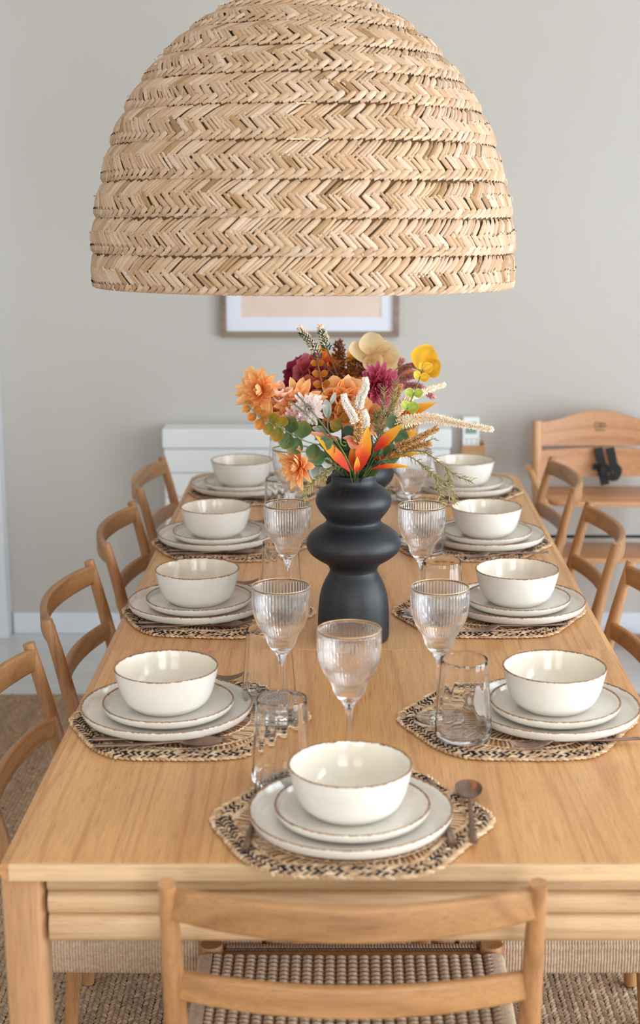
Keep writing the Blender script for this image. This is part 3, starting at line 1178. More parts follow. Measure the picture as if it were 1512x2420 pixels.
# left side: spoon and knife on the viewer's side of the plates
s_a, s_b = on(220, 1769, MZ), on(540, 1765, MZ)
k_a, k_b = on(216, 1757, MZ), on(585, 1751, MZ)
f_tip = on(573, 1609, MZ)
for k in range(4):
    i = 1 + 2 * k
    dx = seats[i][1] - seats[1][1]; dy = seats[i][2] - seats[1][2] + (0.004, 0.012, 0.008, 0.0)[k]
    w = seats[i][0]
    off = V((dx, dy, 0))
    cutlery(SPOON0, 'spoon', s_a + off, dir_angle(s_a, s_b), w, 'spoons')
    cutlery(KNIFE0, 'knife', k_a + off + V((0, 0.006, 0)), dir_angle(k_a, k_b), w, 'knives')
    ft = f_tip + V((dx, dy, 0))
    cutlery(FORK0, 'fork', V((ft.x - 0.204, ft.y + 0.012, 0)), dir_angle(V((0, 0.012, 0)), V((0.204, 0, 0))), w, 'forks')
# right side: fork on the viewer's side
for k, (tip, end) in enumerate((((1200, 1769), (1508, 1749)), ((1095, 1495), (1348, 1477)), ((1086, 1319), (1250, 1310)))):
    a, b = on(end[0], end[1], MZ), on(tip[0], tip[1], MZ)
    d = (b - a).normalized()
    cutlery(FORK0, 'fork', b - d * 0.206, dir_angle(a, b), seats[2 + 2 * k][0], 'forks')
# near end
a, b = on(1119, 1996, MZ), on(1106, 1870, MZ)
cutlery(SPOON0, 'spoon', a, dir_angle(a, b), seats[0][0], 'spoons')
a, b = on(1071, 1999, MZ), on(1045, 1930, MZ)
cutlery(KNIFE0, 'knife', a, dir_angle(a, b), seats[0][0], 'knives')
a, b = on(580, 2013, MZ), on(600, 1940, MZ)
cutlery(FORK0, 'fork', a, dir_angle(a, b), seats[0][0], 'forks')


def base_z(x, y, margin=0.200):
    for s in seats:
        if abs(x - s[1] - MSHIFT[seats.index(s)]) < 0.185 and abs(y - s[2]) < 0.16:
            return MZ
    return TOP


for px, py, si in ((825, 1492, 0), (664, 1390, 1), (1040, 1392, 2), (679, 1195, 3), (997, 1198, 4), (689, 1063, 5), (973, 1066, 6), (683, 985, 7), (948, 986, 8)):
    p = on(px, py, TOP + 0.221)
    put(WINE0, (p.x, p.y, base_z(p.x, p.y, 0.205)), random.uniform(0, 6), f'ribbed stemmed wine glass with thin gilt rim, {seats[si][0]}', 'ribbed wine glasses')
for n, (px, py, si) in enumerate(((665, 1655, 0), (634, 1491, 1), (1097, 1562, 2), (663, 1285, 3), (1045, 1329, 4), (663, 1133, 5), (1008, 1179, 6), (668, 1036, 7), (974, 1072, 8))):
    p = on(px, py, TOP + 0.129)
    zb = base_z(p.x, p.y, 0.215)
    lab = f'clear stemless water tumbler with faint flutes, {seats[si][0]}'
    if n == 0:
        TUM0.location = (p.x, p.y, zb); tag(TUM0, lab, None, 'water tumblers')
    else:
        o = TUM0.copy(); COL.objects.link(o); o.location = (p.x, p.y, zb); o.rotation_euler.z = random.uniform(0, 6)
        tag(o, lab, 'glass', 'water tumblers')

# ------------------------------------------------------------------ vases
VX, VY = 0.0134, 2.715
WX, WY = 0.0247, 3.45


def vase(loc, prof, label):
    mb = MB()
    out = smooth_prof(prof, 80)
    rt, zt_ = out[-1]
    inner = [(rt - 0.002, zt_ + 0.0015), (rt - 0.0055, zt_), (rt - 0.0065, zt_ - 0.02), (rt - 0.004, zt_ - 0.04), (0.03, zt_ - 0.07), (0.0, zt_ - 0.075)]
    lathe(mb, [(0, 0.001), (prof[0][0] - 0.004, 0.0)] + out + inner, 96, wob(0.003, 2, 3))
    o = mb.build('vase', VASE, None, smooth=True)
    o.location = loc
    return tag(o, label, 'vase', 'charcoal vases')


vase((VX, VY, TOP), [(0.0640, 0.001), (0.0660, 0.008), (0.0662, 0.035), (0.0650, 0.062), (0.0615, 0.088), (0.0540, 0.110), (0.0460, 0.125), (0.0438, 0.1335),
                     (0.0500, 0.1445), (0.0680, 0.156), (0.0820, 0.168), (0.0870, 0.182), (0.0820, 0.197), (0.0690, 0.209), (0.0555, 0.2175), (0.0500, 0.2250),
                     (0.0535, 0.2330), (0.0630, 0.2450), (0.0695, 0.2600), (0.0665, 0.2740), (0.0560, 0.2850), (0.0450, 0.2925), (0.0405, 0.3000), (0.0408, 0.3120)],
     'charcoal clay vase with two rounded bulges over a bell foot, in front')
vase((WX, WY, TOP), [(0.0580, 0.001), (0.0600, 0.010), (0.0580, 0.040), (0.0500, 0.070), (0.0430, 0.095), (0.0450, 0.112), (0.0640, 0.132), (0.0800, 0.150),
                     (0.0860, 0.168), (0.0810, 0.186), (0.0650, 0.202), (0.0480, 0.216), (0.0390, 0.232), (0.0360, 0.260), (0.0365, 0.290), (0.0385, 0.312)],
     'charcoal clay vase with tall neck standing behind the front vase')

# ------------------------------------------------------------------ silk flowers
SHAPES = {'point': (0.22, 0.62, 0.95, 1.0, 0.72, 0.05), 'round': (0.25, 0.62, 0.92, 1.0, 0.88, 0.42),
          'wide': (0.35, 0.80, 0.98, 1.0, 0.92, 0.60), 'blade': (0.16, 0.70, 1.0, 0.90, 0.55, 0.02), 'disc': (0.12, 0.74, 0.98, 1.0, 0.80, 0.22)}


def lerpc(a, b, t):
    return tuple(a[i] + (b[i] - a[i]) * t for i in range(4))


def grad(stops, t):
    for (a, ca), (b, cb) in zip(stops[:-1], stops[1:]):
        if t <= b:
            return lerpc(ca, cb, max(0, (t - a) / (b - a)))
    return stops[-1][1]


def petal(mb, base, d, n, L, W, curl, stops, shape='point', cup=0.12, nu=7, ruffle=0.0, fold=0.0):
    d = V(d).normalized(); n = V(n); n = (n - d * n.dot(d)).normalized(); side = d.cross(n)
    tab = SHAPES[shape]; verts = []; cols = []
    ph = random.uniform(0, 6)
    for i in range(nu + 1):
        t = i / nu; q = t * 5; k = min(int(q), 4); w = (tab[k] + (tab[k + 1] - tab[k]) * (q - k)) * W / 2
        if abs(curl) > 1e-3:
            p = V(base) + d * (L * sin(curl * t) / curl) + n * (L * (1 - cos(curl * t)) / curl)
            nn = n * cos(curl * t) - d * sin(curl * t)
        else:
            p = V(base) + d * L * t; nn = n
        for s in (-1, -0.5, 0, 0.5, 1):
            z = cup * w * (s * s - 0.5) * 2 + fold * w * abs(s) + ruffle * W * sin(9 * t + s * 3 + ph) * abs(s)
            verts.append(p + side * (w * s) + nn * z)
            c = grad(stops, t)
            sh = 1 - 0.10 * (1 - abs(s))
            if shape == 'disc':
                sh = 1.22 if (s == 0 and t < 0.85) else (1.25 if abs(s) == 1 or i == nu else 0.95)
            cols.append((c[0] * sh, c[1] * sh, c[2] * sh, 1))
    faces = []
    for i in range(nu):
        for j in range(4):
            a = i * 5 + j
            faces.append((a, a + 1, a + 6, a + 5))
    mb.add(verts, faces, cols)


def basis(f):
    f = V(f).normalized()
    u = f.cross(V((0, 0, 1)))
    if u.length < 0.05: u = V((1, 0, 0))
    u.normalize(); return f, u, u.cross(f).normalized()


def dahlia_head(mb, c, f, R, stops, layers=5, n0=12, W=0.42, shape='point', loose=0.15, cup=0.35, ruf=0.03):
    f, u, w = basis(f)
    for k in range(layers):
        q = k / max(1, layers - 1); n = max(5, int(n0 * (1 - 0.45 * q)))
        el = radians(6 + 72 * q)
        for i in range(n):
            a = 2 * pi * (i + 0.5 * (k % 2)) / n + random.uniform(-loose, loose)
            e = el + random.uniform(-loose, loose)
            rad = u * cos(a) + w * sin(a)
            d = rad * cos(e) + f * sin(e); nn = f * cos(e) - rad * sin(e)
            L = R * (1.0 - 0.48 * q) * random.uniform(0.98 - loose * 0.8, 1.06 + loose * 0.4)
            st = [(t, jit(cc, 0.07)) for t, cc in stops]
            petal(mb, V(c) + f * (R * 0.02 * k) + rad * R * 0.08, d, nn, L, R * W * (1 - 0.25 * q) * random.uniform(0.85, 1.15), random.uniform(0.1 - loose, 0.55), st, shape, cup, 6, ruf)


def rose_head(mb, c, f, R, stops):
    f, u, w = basis(f)
    for k in range(6):
        q = k / 5; n = (7, 6, 5, 4, 4, 3)[k]
        for i in range(n):
            a = 2 * pi * (i + 0.5 * k) / n + random.uniform(-0.2, 0.2)
            e = radians(18 + 68 * q + random.uniform(-6, 6))
            rad = u * cos(a) + w * sin(a)
            d = rad * cos(e) + f * sin(e); nn = f * cos(e) - rad * sin(e)
            curl = -0.5 + 1.15 * q
            st = [(t, jit(cc, 0.08)) for t, cc in stops]
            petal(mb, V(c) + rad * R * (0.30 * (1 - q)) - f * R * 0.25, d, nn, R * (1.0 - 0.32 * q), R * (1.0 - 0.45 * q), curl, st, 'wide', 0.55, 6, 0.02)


def stem_from(vc, target, bend=0.5, jitter=0.018):
    """path from inside the vase to a point"""
    vx, vy = vc
    t = V(target)
    dx, dy = t.x - vx, t.y - vy; L = max(0.001, sqrt(dx * dx + dy * dy))
    k = min(0.026, 0.026 * L / 0.10)
    m = V((vx + dx / L * k + random.uniform(-1, 1) * 0.006, vy + dy / L * k + random.uniform(-1, 1) * 0.006, TOP + 0.312))
    b = V((vx - dx / L * 0.012, vy - dy / L * 0.012, TOP + 0.245))
    mid = m.lerp(t, 0.5) + V((0, 0, bend * 0.04))
    return [b, m, mid, t]


GREEN = rgb(92, 112, 62); DKGREEN = rgb(52, 74, 52); OLIVE = rgb(136, 128, 78); BRST = rgb(112, 84, 58)
FV = (VX, VY); RV = (WX, WY)


def flower(name, label, cat, vc, target, build, stemcol=GREEN, r=0.0016, bend=0.4, mat=PETAL, part='petals', group=None, path=None):
    pth = smooth_path(path or stem_from(vc, target, bend), 20)
    root = world_thing(name, label, cat, pth[0], group)
    mb = MB(); tube(mb, pth, r, 6, stemcol)
    mb.build('stem', LEAF, root, smooth=True, colored=True)
    if build:
        mb = MB(); build(mb)
        if mb.v:
            mb.build(part, mat, root, smooth=True, colored=True)
    return root


ORANGE = [(0, rgb(238, 120, 52)), (0.3, rgb(252, 172, 100)), (1, rgb(255, 212, 152))]
ORANGE2 = [(0, rgb(240, 126, 60)), (0.35, rgb(253, 180, 116)), (1, rgb(255, 222, 176))]
PINK = [(0, rgb(246, 206, 200)), (0.4, rgb(254, 238, 234)), (1, rgb(255, 250, 248))]
PINKD = [(0, rgb(234, 170, 162)), (0.5, rgb(250, 214, 204)), (1, rgb(254, 234, 226))]
MAGENTA = [(0, rgb(158, 28, 68)), (0.4, rgb(206, 70, 110)), (1, rgb(226, 130, 158))]
MAROON = [(0, rgb(96, 18, 38)), (0.5, rgb(140, 34, 56)), (1, rgb(168, 58, 78))]
ROSEP = [(0, rgb(166, 46, 72)), (0.5, rgb(206, 92, 112)), (1, rgb(226, 138, 146))]
ROSEO = [(0, rgb(226, 120, 54)), (0.45, rgb(251, 184, 112)), (1, rgb(255, 218, 166))]
YORANGE = [(0, rgb(222, 96, 20)), (0.5, rgb(242, 140, 34)), (1, rgb(250, 172, 62))]

# orange dahlias of the front bouquet
for px, py, Y, f, R, st, lay, lab in (
        (617, 925, 2.60, (-0.55, -1, 0.35), 0.040, ORANGE, 6, 'bright orange silk dahlia, highest and leftmost of the front bouquet'),
        (705, 952, 2.61, (0.15, -0.9, 0.7), 0.038, ORANGE, 5, 'orange silk dahlia tilted upward beside the pink pompon'),
        (652, 975, 2.65, (-0.3, -1, -0.15), 0.032, ORANGE2, 4, 'orange silk dahlia partly hidden between its two neighbours at left'),
        (676, 982, 2.60, (0.0, -1, -0.35), 0.022, ORANGE2, 3, 'small orange silk blossom right above the green eucalyptus leaves'),
        (707, 1098, 2.57, (-0.80, -0.75, -0.10), 0.037, ORANGE, 6, 'orange silk dahlia hanging low at left beside the vase neck')):
    c = at(px, py, Y)
    flower('orange_dahlia', lab, 'flower', FV, c, lambda mb, c=c, f=f, R=R, st=st, lay=lay: dahlia_head(mb, c, f, R * 1.12, st, lay, 12, 0.38, 'point', 0.30, 0.22, 0.05), GREEN, 0.0018, 0.2 if py > 1000 else 0.7, group='orange silk dahlias')
c = at(659, 922, 2.60)
flower('peach_bud', 'pale peach bud opening between two orange dahlias', 'flower', FV, c,
       lambda mb: dahlia_head(mb, c - V((0, 0, 0.012)), (0.1, -0.3, 1), 0.034, [(0, rgb(240, 170, 120)), (1, rgb(250, 222, 200))], 3, 5, 0.6, 'point', 0.2, 0.5))
for px, py, R, st, lab in ((728, 966, 0.0275, PINK, 'pale pink pompon bloom beside the orange dahlias, the upper one'),
                           (699, 995, 0.0245, PINKD, 'deeper pink pompon bloom under the pale pink pompon')):
    c = at(px, py, 2.585)
    flower('pink_pompon', lab, 'flower', FV, c, lambda mb, c=c, R=R, st=st: dahlia_head(mb, c, (0.1, -1, 0.2), R, st, 7, 20, 0.30, 'round', 0.2, 0.4), group='pink pompon blooms')
c = at(812, 955, 2.66)
flower('orange_rose', 'apricot orange silk rose in the middle of the front bouquet', 'flower', FV, c, lambda mb: rose_head(mb, c, (0.25, -1, 0.15), 0.040, ROSEO))
c2 = at(868, 985, 2.74)


def peach_lower(mb):
    dahlia_head(mb, c2, (0.2, -1, -0.2), 0.034, [(0, rgb(232, 130, 60)), (1, rgb(250, 196, 140))], 2, 6, 0.8, 'wide', 0.2, 0.3)


flower('peach_rose', 'pale peach open rose half hidden behind the white spikes', 'flower', FV, c2, peach_lower)


def lily(mb, parts):
    for b, t, w, n in parts:
        d = V(t) - V(b)
        petal(mb, b, d, n, d.length, w, 0.6, [(0, rgb(206, 70, 40)), (0.25, rgb(242, 150, 120)), (1, rgb(250, 206, 168))], 'blade', 0.3, 7)


Y = 2.60
flower('peach_lily', 'peach and red lily petal arching left over the vase mouth', 'flower', FV, at(800, 1036, Y),
       lambda mb: lily(mb, [(at(800, 1034, Y), at(716, 1038, Y), 0.017, (0, -0.4, 1)), (at(776, 1030, Y), at(800, 1046, Y - 0.01), 0.010, (0, -1, 0.5))]), bend=0.2, group='peach lilies')
flower('peach_lily', 'peach lily with two curled petals drooping above the vase mouth', 'flower', FV, at(838, 1042, Y),
       lambda mb: lily(mb, [(at(838, 1040, Y), at(826, 1068, Y - 0.02), 0.028, (0.3, -0.8, 0.6)), (at(836, 1040, Y), at(858, 1058, Y), 0.018, (-0.2, -0.9, 0.5)),
                            (at(842, 1038, Y), at(808, 1042, Y), 0.016, (0, -0.6, 0.8))]), bend=0.2, group='peach lilies')

# ------------------------------------------------------------------ flame-coloured leaves
FIRE = [(0, rgb(176, 34, 24)), (0.30, rgb(212, 62, 32)), (0.46, rgb(232, 112, 36)), (0.62, rgb(238, 160, 40)), (1, rgb(244, 190, 70))]
fire = [((826, 1114), (752, 1026), 28, 2.585, (0.5, -0.8, 0.4), 'red and yellow silk leaf leaning left over the vase lip'),
        ((849, 1112), (867, 1003), 36, 2.612, (0.2, -1, 0.1), 'tallest upright red and yellow silk leaf above the vase mouth'),
        ((836, 1112), (842, 1040), 30, 2.632, (-0.3, -1, 0.1), 'short dark red silk leaf standing between two larger ones'),
        ((840, 1118), (846, 1082), 15, 2.600, (0.4, -1, 0.1), 'slim yellow and orange silk leaf on the vase lip'),
        ((883, 1066), (958, 1004), 29, 2.610, (-0.3, -0.9, 0.5), 'wide red and yellow silk leaf pointing up to the right'),
        ((884, 1084), (990, 1064), 22, 2.625, (0, -0.6, 0.8), 'long flat red and yellow silk leaf pointing right'),
        ((878, 1108), (966, 1095), 18, 2.605, (0, -0.5, 0.9), 'lowest red and yellow silk leaf lying right along the vase lip'),
        ((938, 990), (1027, 948), 26, 2.80, (-0.2, -0.9, 0.5), 'orange silk leaf beside the long cream spike at right'),
        ((960, 988), (1010, 966), 16, 2.82, (-0.2, -0.9, 0.5), 'small yellow silk leaf just under the orange one at right'),
        ((930, 1030), (985, 1020), 30, 2.82, (0, -1, 0.3), 'yellow silk leaf half hidden behind the brown seed spikes')]
for b, t, w, Y, n, lab in fire:
    pb, pt_ = at(b[0], b[1], Y), at(t[0], t[1], Y - 0.012)
    d = pt_ - pb
    wd = w / 1300.0

    def mk(mb, pb=pb, d=d, wd=wd, n=n):
        petal(mb, pb, d, n, d.length * 1.02, wd, random.choice((0.25, -0.25)), FIRE, 'blade', 0.0, 10, 0.0, 0.35)
    vx, vy = FV
    m = V((vx + (pb.x - vx) * 0.35, vy + (pb.y - vy) * 0.3, TOP + 0.300))
    flower('flame_leaf', lab, 'leaf', FV, pb, mk, GREEN, 0.0013, part='leaf_blade', mat=LEAF, group='flame coloured silk leaves',
           path=[V((vx, vy, TOP + 0.245)), m, m.lerp(pb, 0.6), pb])

# ------------------------------------------------------------------ eucalyptus


def euca(name, label, vc, pts, leaves, stemcol, r=0.0013, group='eucalyptus sprays'):
    """pts: stem points; leaves: (t, size, side vector, colour stops)"""
    pth = smooth_path(pts, 30)
    root = world_thing(name, label, 'foliage', pth[0], 'eucalyptus sprays' if group == 'strap' else group)
    mb = MB(); tube(mb, pth, r, 6, stemcol); mb.build('stem', LEAF, root, smooth=True, colored=True)
    for t, size, sd, n, st in leaves:
        p = pth[min(30, int(t * 30))]
        mb = MB()
        petal(mb, p, V(sd), V(n), size, size * (0.98 if group != 'strap' else 0.45), random.uniform(-0.3, 0.3), [(a, jit(c, 0.08)) for a, c in st], 'disc', 0.16, 7)
        mb.build('leaf', LEAF, root, smooth=True, colored=True)
    return root


EG = [(0, rgb(54, 74, 34)), (0.6, rgb(70, 90, 42)), (1, rgb(112, 112, 54))]
EGS = [(0, rgb(70, 100, 66)), (0.7, rgb(90, 120, 84)), (1, rgb(116, 140, 106))]
EOR = [(0, rgb(138, 82, 18)), (0.6, rgb(170, 102, 20)), (1, rgb(194, 118, 46))]
EMID = [(0, rgb(100, 102, 32)), (0.6, rgb(132, 110, 28)), (1, rgb(178, 130, 48))]
EYL = [(0, rgb(206, 156, 28)), (0.6, rgb(228, 178, 44)), (1, rgb(236, 192, 70))]
EYG = [(0, rgb(140, 160, 60)), (0.6, rgb(164, 184, 80)), (1, rgb(186, 196, 98))]
# left arching spray, brown tip to green base
pts = [V((VX, VY, TOP + 0.245)), V((VX - 0.022, VY - 0.02, TOP + 0.312)), at(775, 1062, 2.60), at(720, 1042, 2.57), at(660, 1010, 2.56), at(612, 985, 2.56), at(580, 948, 2.56)]
lv = []
for t, s, a, st in ((0.97, 0.010, 70, EOR), (0.94, 0.013, 200, EOR), (0.90, 0.016, 20, EOR), (0.875, 0.017, 215, EOR), (0.835, 0.018, 30, EOR), (0.81, 0.020, 240, EOR), (0.76, 0.021, 60, EMID), (0.74, 0.021, 250, EMID),
                    (0.69, 0.026, 255, EMID), (0.675, 0.024, 70, EMID), (0.63, 0.030, 250, EG), (0.60, 0.030, 80, EG), (0.56, 0.031, 235, EG), (0.545, 0.034, 75, EG),
                    (0.455, 0.028, 262, EG), (0.42, 0.026, 20, EGS), (0.35, 0.029, 300, EG), (0.33, 0.026, 60, EG)):
    ar = radians(a)
    lv.append((t, s, (cos(ar), -0.25, sin(ar)), (random.uniform(-0.4, 0.4), -1, random.uniform(0, 0.5)), st))
euca('eucalyptus', 'eucalyptus spray arching far left, green leaves turning ochre at its tip', FV, pts, lv, rgb(120, 132, 96))
# big silvery green pair
pts = [V((VX, VY, TOP + 0.245)), V((VX - 0.02, VY - 0.02, TOP + 0.312)), at(785, 1090, 2.61), at(768, 1072, 2.59)]
euca('eucalyptus', 'two large silvery green eucalyptus leaves close to the vase lip at left', FV, pts,
     [(1, 0.031, (-0.8, -0.2, -0.3), (0.1, -1, 0.3), EGS), (1, 0.024, (0.62, -0.2, 0.6), (-0.2, -1, 0.3), EGS), (0.85, 0.020, (-0.3, -0.2, -1), (0.3, -1, 0.2), [(0, rgb(150, 165, 152)), (1, rgb(184, 196, 184))])], GREEN)
# dark green leaves in the middle
pts = [V((VX, VY, TOP + 0.245)), V((VX - 0.008, VY - 0.02, TOP + 0.312)), at(812, 1050, 2.63), at(805, 975, 2.64)]
EDK = [(0, rgb(44, 66, 50)), (0.7, rgb(58, 82, 62)), (1, rgb(88, 108, 82))]
euca('eucalyptus', 'dark green eucalyptus leaves in the middle under the orange rose', FV, pts,
     [(0.62, 0.032, (-0.9, -0.2, 0.35), (0.2, -1, 0.4), EDK), (0.60, 0.034, (0.85, -0.2, 0.5), (-0.1, -1, 0.3), EDK), (0.56, 0.030, (0.6, -0.3, -0.6), (0, -1, 0.3), EDK),
      (0.75, 0.028, (0.7, -0.2, 0.6), (0, -1, 0.3), EDK), (0.85, 0.024, (-0.8, -0.2, 0.5), (0, -1, 0.2), EMID), (0.92, 0.020, (0.6, -0.2, 0.7), (0, -1, 0.2), EOR), (1.0, 0.018, (-0.3, -0.2, 1), (0, -1, 0.2), EOR),
      (0.5, 0.026, (-0.6, -0.3, -0.6), (0, -1, 0.3), EDK)], rgb(70, 46, 34))
# ochre vertical strings
for (x0, y0), (x1, y1), Y, lab, nl in (((770, 1000), (748, 848), 2.66, 'upright string of small ochre eucalyptus leaves left of the orange rose', 8),
                                       ((842, 985), (842, 893), 2.70, 'short string of copper eucalyptus leaves above the white spikes', 6)):
    pts = [V((VX, VY, TOP + 0.245)), V((VX, VY - 0.015, TOP + 0.312)), at(x0 + 6, y0 + 30, Y), at(x0, y0, Y), at((x0 + x1) / 2 + 4, (y0 + y1) / 2, Y), at(x1, y1, Y)]
    lv = []
    for k in range(nl):
        t = 0.52 + 0.46 * k / (nl - 1); s = 0.026 - 0.013 * k / (nl - 1)
        for sg in (-1, 1):
            lv.append((t, s, (sg, -0.3, 0.35), (random.uniform(-0.3, 0.3), -0.8, 0.6), EOR if nl == 6 or k > 1 else EMID))
    euca('eucalyptus', lab, FV, pts, lv, rgb(150, 92, 44))
# right spray, green at the bottom, yellow at the top, two big yellow discs
pts = [V((VX, VY, TOP + 0.245)), V((VX + 0.02, VY - 0.01, TOP + 0.312)), at(915, 1050, 2.66), at(945, 1000, 2.66), at(972, 945, 2.68), at(995, 885, 2.70), at(1002, 868, 2.71)]
lv = [(0.40, 0.030, (0.9, -0.2, -0.3), (0, -1, 0.3), EGS), (0.42, 0.028, (-0.7, -0.2, -0.4), (0, -1, 0.3), EGS), (0.52, 0.026, (0.95, -0.2, 0.3), (0, -1, 0.3), EYG), (0.52, 0.027, (-0.8, -0.2, 0.1), (0, -1, 0.3), EGS),
      (0.60, 0.023, (0.9, -0.2, 0.3), (0, -1, 0.4), EYG), (0.62, 0.018, (-0.5, -0.2, 0.9), (0.6, -1, 0.3), EYG), (0.70, 0.018, (0.9, -0.2, 0.3), (0, -1, 0.4), EYG), (0.72, 0.017, (-0.8, -0.2, 0.5), (0.3, -1, 0.4), EYG),
      (0.80, 0.018, (0.9, -0.2, 0.2), (0, -1, 0.4), EYL), (0.82, 0.016, (-0.6, -0.2, 0.8), (0.2, -1, 0.4), EYL), (0.90, 0.020, (0.8, -0.2, 0.5), (0.2, -1, 0.3), EYL),
      (0.96, 0.014, (-0.5, -0.2, 0.9), (0.2, -1, 0.3), EYL)]
euca('eucalyptus', 'slender eucalyptus spray at right turning from green to yellow upwards', FV, pts, lv, rgb(120, 126, 52))
pts = [V((WX, WY, TOP + 0.25)), V((WX + 0.015, WY - 0.01, TOP + 0.316)), at(905, 900, 3.2), at(950, 866, 3.1), at(985, 872, 3.05), at(1008, 885, 3.05)]
euca('eucalyptus', 'thin arching twig carrying two large yellow disc leaves at upper right', RV, pts,
     [(0.86, 0.056, (0.40, -0.2, 1), (0.1, -1, 0.2), EYL), (0.97, 0.044, (0.35, -0.2, 0.3), (-0.5, -1, 0.2), EYL)], rgb(150, 150, 84))
# pale dusty leaves under the big pair
pts = [V((VX, VY, TOP + 0.245)), V((VX - 0.02, VY - 0.02, TOP + 0.312)), at(770, 1095, 2.63), at(742, 1105, 2.64)]
PALE = [(0, rgb(150, 166, 154)), (1, rgb(198, 208, 200))]
euca('dusty_leaf', 'pale grey-green dusty leaves left of the vase neck', FV, pts,
     [(0.98, 0.030, (-1, -0.2, 0.1), (0, -0.8, 0.6), PALE), (0.85, 0.028, (-0.4, -0.2, -1), (0, -1, 0.3), PALE), (0.75, 0.026, (0.3, -0.3, -0.6), (0, -1, 0.3), PALE), (0.8, 0.028, (-0.3, -0.2, 1), (0, -1, 0.3), PALE)], rgb(150, 150, 120))
pts = [V((VX, VY, TOP + 0.245)), V((VX - 0.01, VY - 0.02, TOP + 0.312)), at(779, 1030, 2.64), at(776, 980, 2.63), at(787, 940, 2.63)]
euca('dusty_leaf', 'upright pale grey-green strap leaf in front of the ochre string', FV, pts,
     [(0.9, 0.024, (0.25, -0.2, 1), (0.7, -1, 0.2), PALE), (0.72, 0.036, (-0.1, -0.3, 1), (0.2, -1, 0.2), PALE), (0.55, 0.030, (-0.9, -0.2, 0.3), (0.1, -1, 0.4), PALE), (0.55, 0.028, (-0.6, -0.2, -0.3), (0.1, -1, 0.4), [(0, rgb(126, 132, 120)), (1, rgb(160, 166, 154))])], rgb(150, 160, 130), group='strap')

# ------------------------------------------------------------------ spikes, sprigs and plumes


def bead(mb, p, d, L, W, c):
    d = V(d).normalized(); f, u, w = basis(d)
    p = V(p)
    verts = [p, p + d * L * 0.5 + u * W, p + d * L * 0.5 + w * W, p + d * L * 0.5 - u * W, p + d * L * 0.5 - w * W, p + d * L]
    mb.add(verts, [(0, 2, 1), (0, 3, 2), (0, 4, 3), (0, 1, 4), (5, 1, 2), (5, 2, 3), (5, 3, 4), (5, 4, 1)], c)


def spike_mesh(mb, path, r0, r1, n, cols, blen, lean=0.5, t0=0.0):
    pth = smooth_path(path, 40)
    for i in range(n):
        t = t0 + (1 - t0) * (i / n)
        q = t * 40; k = min(int(q), 39); p = pth[k].lerp(pth[k + 1], q - k); d = (pth[k + 1] - pth[k]).normalized()
        f, u, w = basis(d); a = i * 2.399963 + random.uniform(-0.2, 0.2)
        rad = u * cos(a) + w * sin(a); R = r0 + (r1 - r0) * t
        dd = (rad + d * lean).normalized()
        bead(mb, p + rad * R * 0.35, dd, (R * 0.65 + blen) * random.uniform(0.8, 1.2), blen * 0.32, jit(random.choice(cols), 0.1))


def spike(name, label, vc, pts, r0, r1, n, cols, blen, stemcol, group, lean=0.5, t0=0.0, bare=1.0, cat='flower'):
    vx, vy = vc; b = V(pts[0])
    m = V((vx + (b.x - vx) * 0.35, vy + (b.y - vy) * 0.3, TOP + 0.312))
    path = [V((vx, vy, TOP + 0.245)), m] + [V(p) for p in pts]
    pth = smooth_path(path, 28)
    root = world_thing(name, label, cat, pth[0], group)
    mb = MB(); tube(mb, pth, lambda t: 0.0016 * (1 - 0.6 * t), 6, stemcol); mb.build('stem', LEAF, root, smooth=True, colored=True)
    mb = MB(); spike_mesh(mb, pts, r0, r1, n, cols, blen, lean, t0)
    o = mb.build('florets', SEED, root, smooth=False, colored=True); o['kind'] = 'stuff'
    return root


CREAM = [rgb(246, 232, 208), rgb(250, 240, 222), rgb(240, 220, 190)]
WHITEF = [rgb(240, 232, 222), rgb(232, 222, 210), rgb(248, 242, 234)]
TAN = [rgb(214, 172, 114), rgb(196, 150, 94), rgb(232, 198, 146), rgb(172, 124, 74)]
spike('cream_spike', 'longest cream bead spike reaching right towards the remote control', FV, [at(940, 1000, 2.66), at(1010, 988, 2.60), at(1080, 1000, 2.55), at(1163, 1015, 2.50)], 0.0085, 0.0008, 560, CREAM, 0.0052, rgb(220, 200, 160), 'cream bead spikes', 0.5)
spike('cream_spike', 'cream bead spike pointing up to the right under the yellow disc leaf', FV, [at(915, 1000, 2.72), at(960, 945, 2.72), at(1000, 926, 2.74), at(1051, 909, 2.76)], 0.0080, 0.0008, 420, CREAM, 0.0050, rgb(220, 200, 160), 'cream bead spikes', 0.5)
for pts, lab, r0 in (([at(846, 965, 2.585), at(852, 940, 2.58), at(864, 915, 2.58), at(862, 893, 2.585)], 'tallest fuzzy white spike left of the magenta dahlia', 0.0072),
                     ([at(840, 998, 2.58), at(830, 975, 2.575), at(816, 952, 2.575), at(812, 932, 2.58)], 'fuzzy white spike leaning left in front of the orange rose', 0.0064),
                     ([at(862, 1010, 2.60), at(864, 990, 2.595), at(858, 970, 2.595)], 'short fuzzy white spike low beside the tall flame leaf', 0.0066)):
    spike('white_spike', lab, FV, pts, r0, 0.003, 700, WHITEF, 0.0030, rgb(200, 190, 170), 'fuzzy white spikes', 0.3)
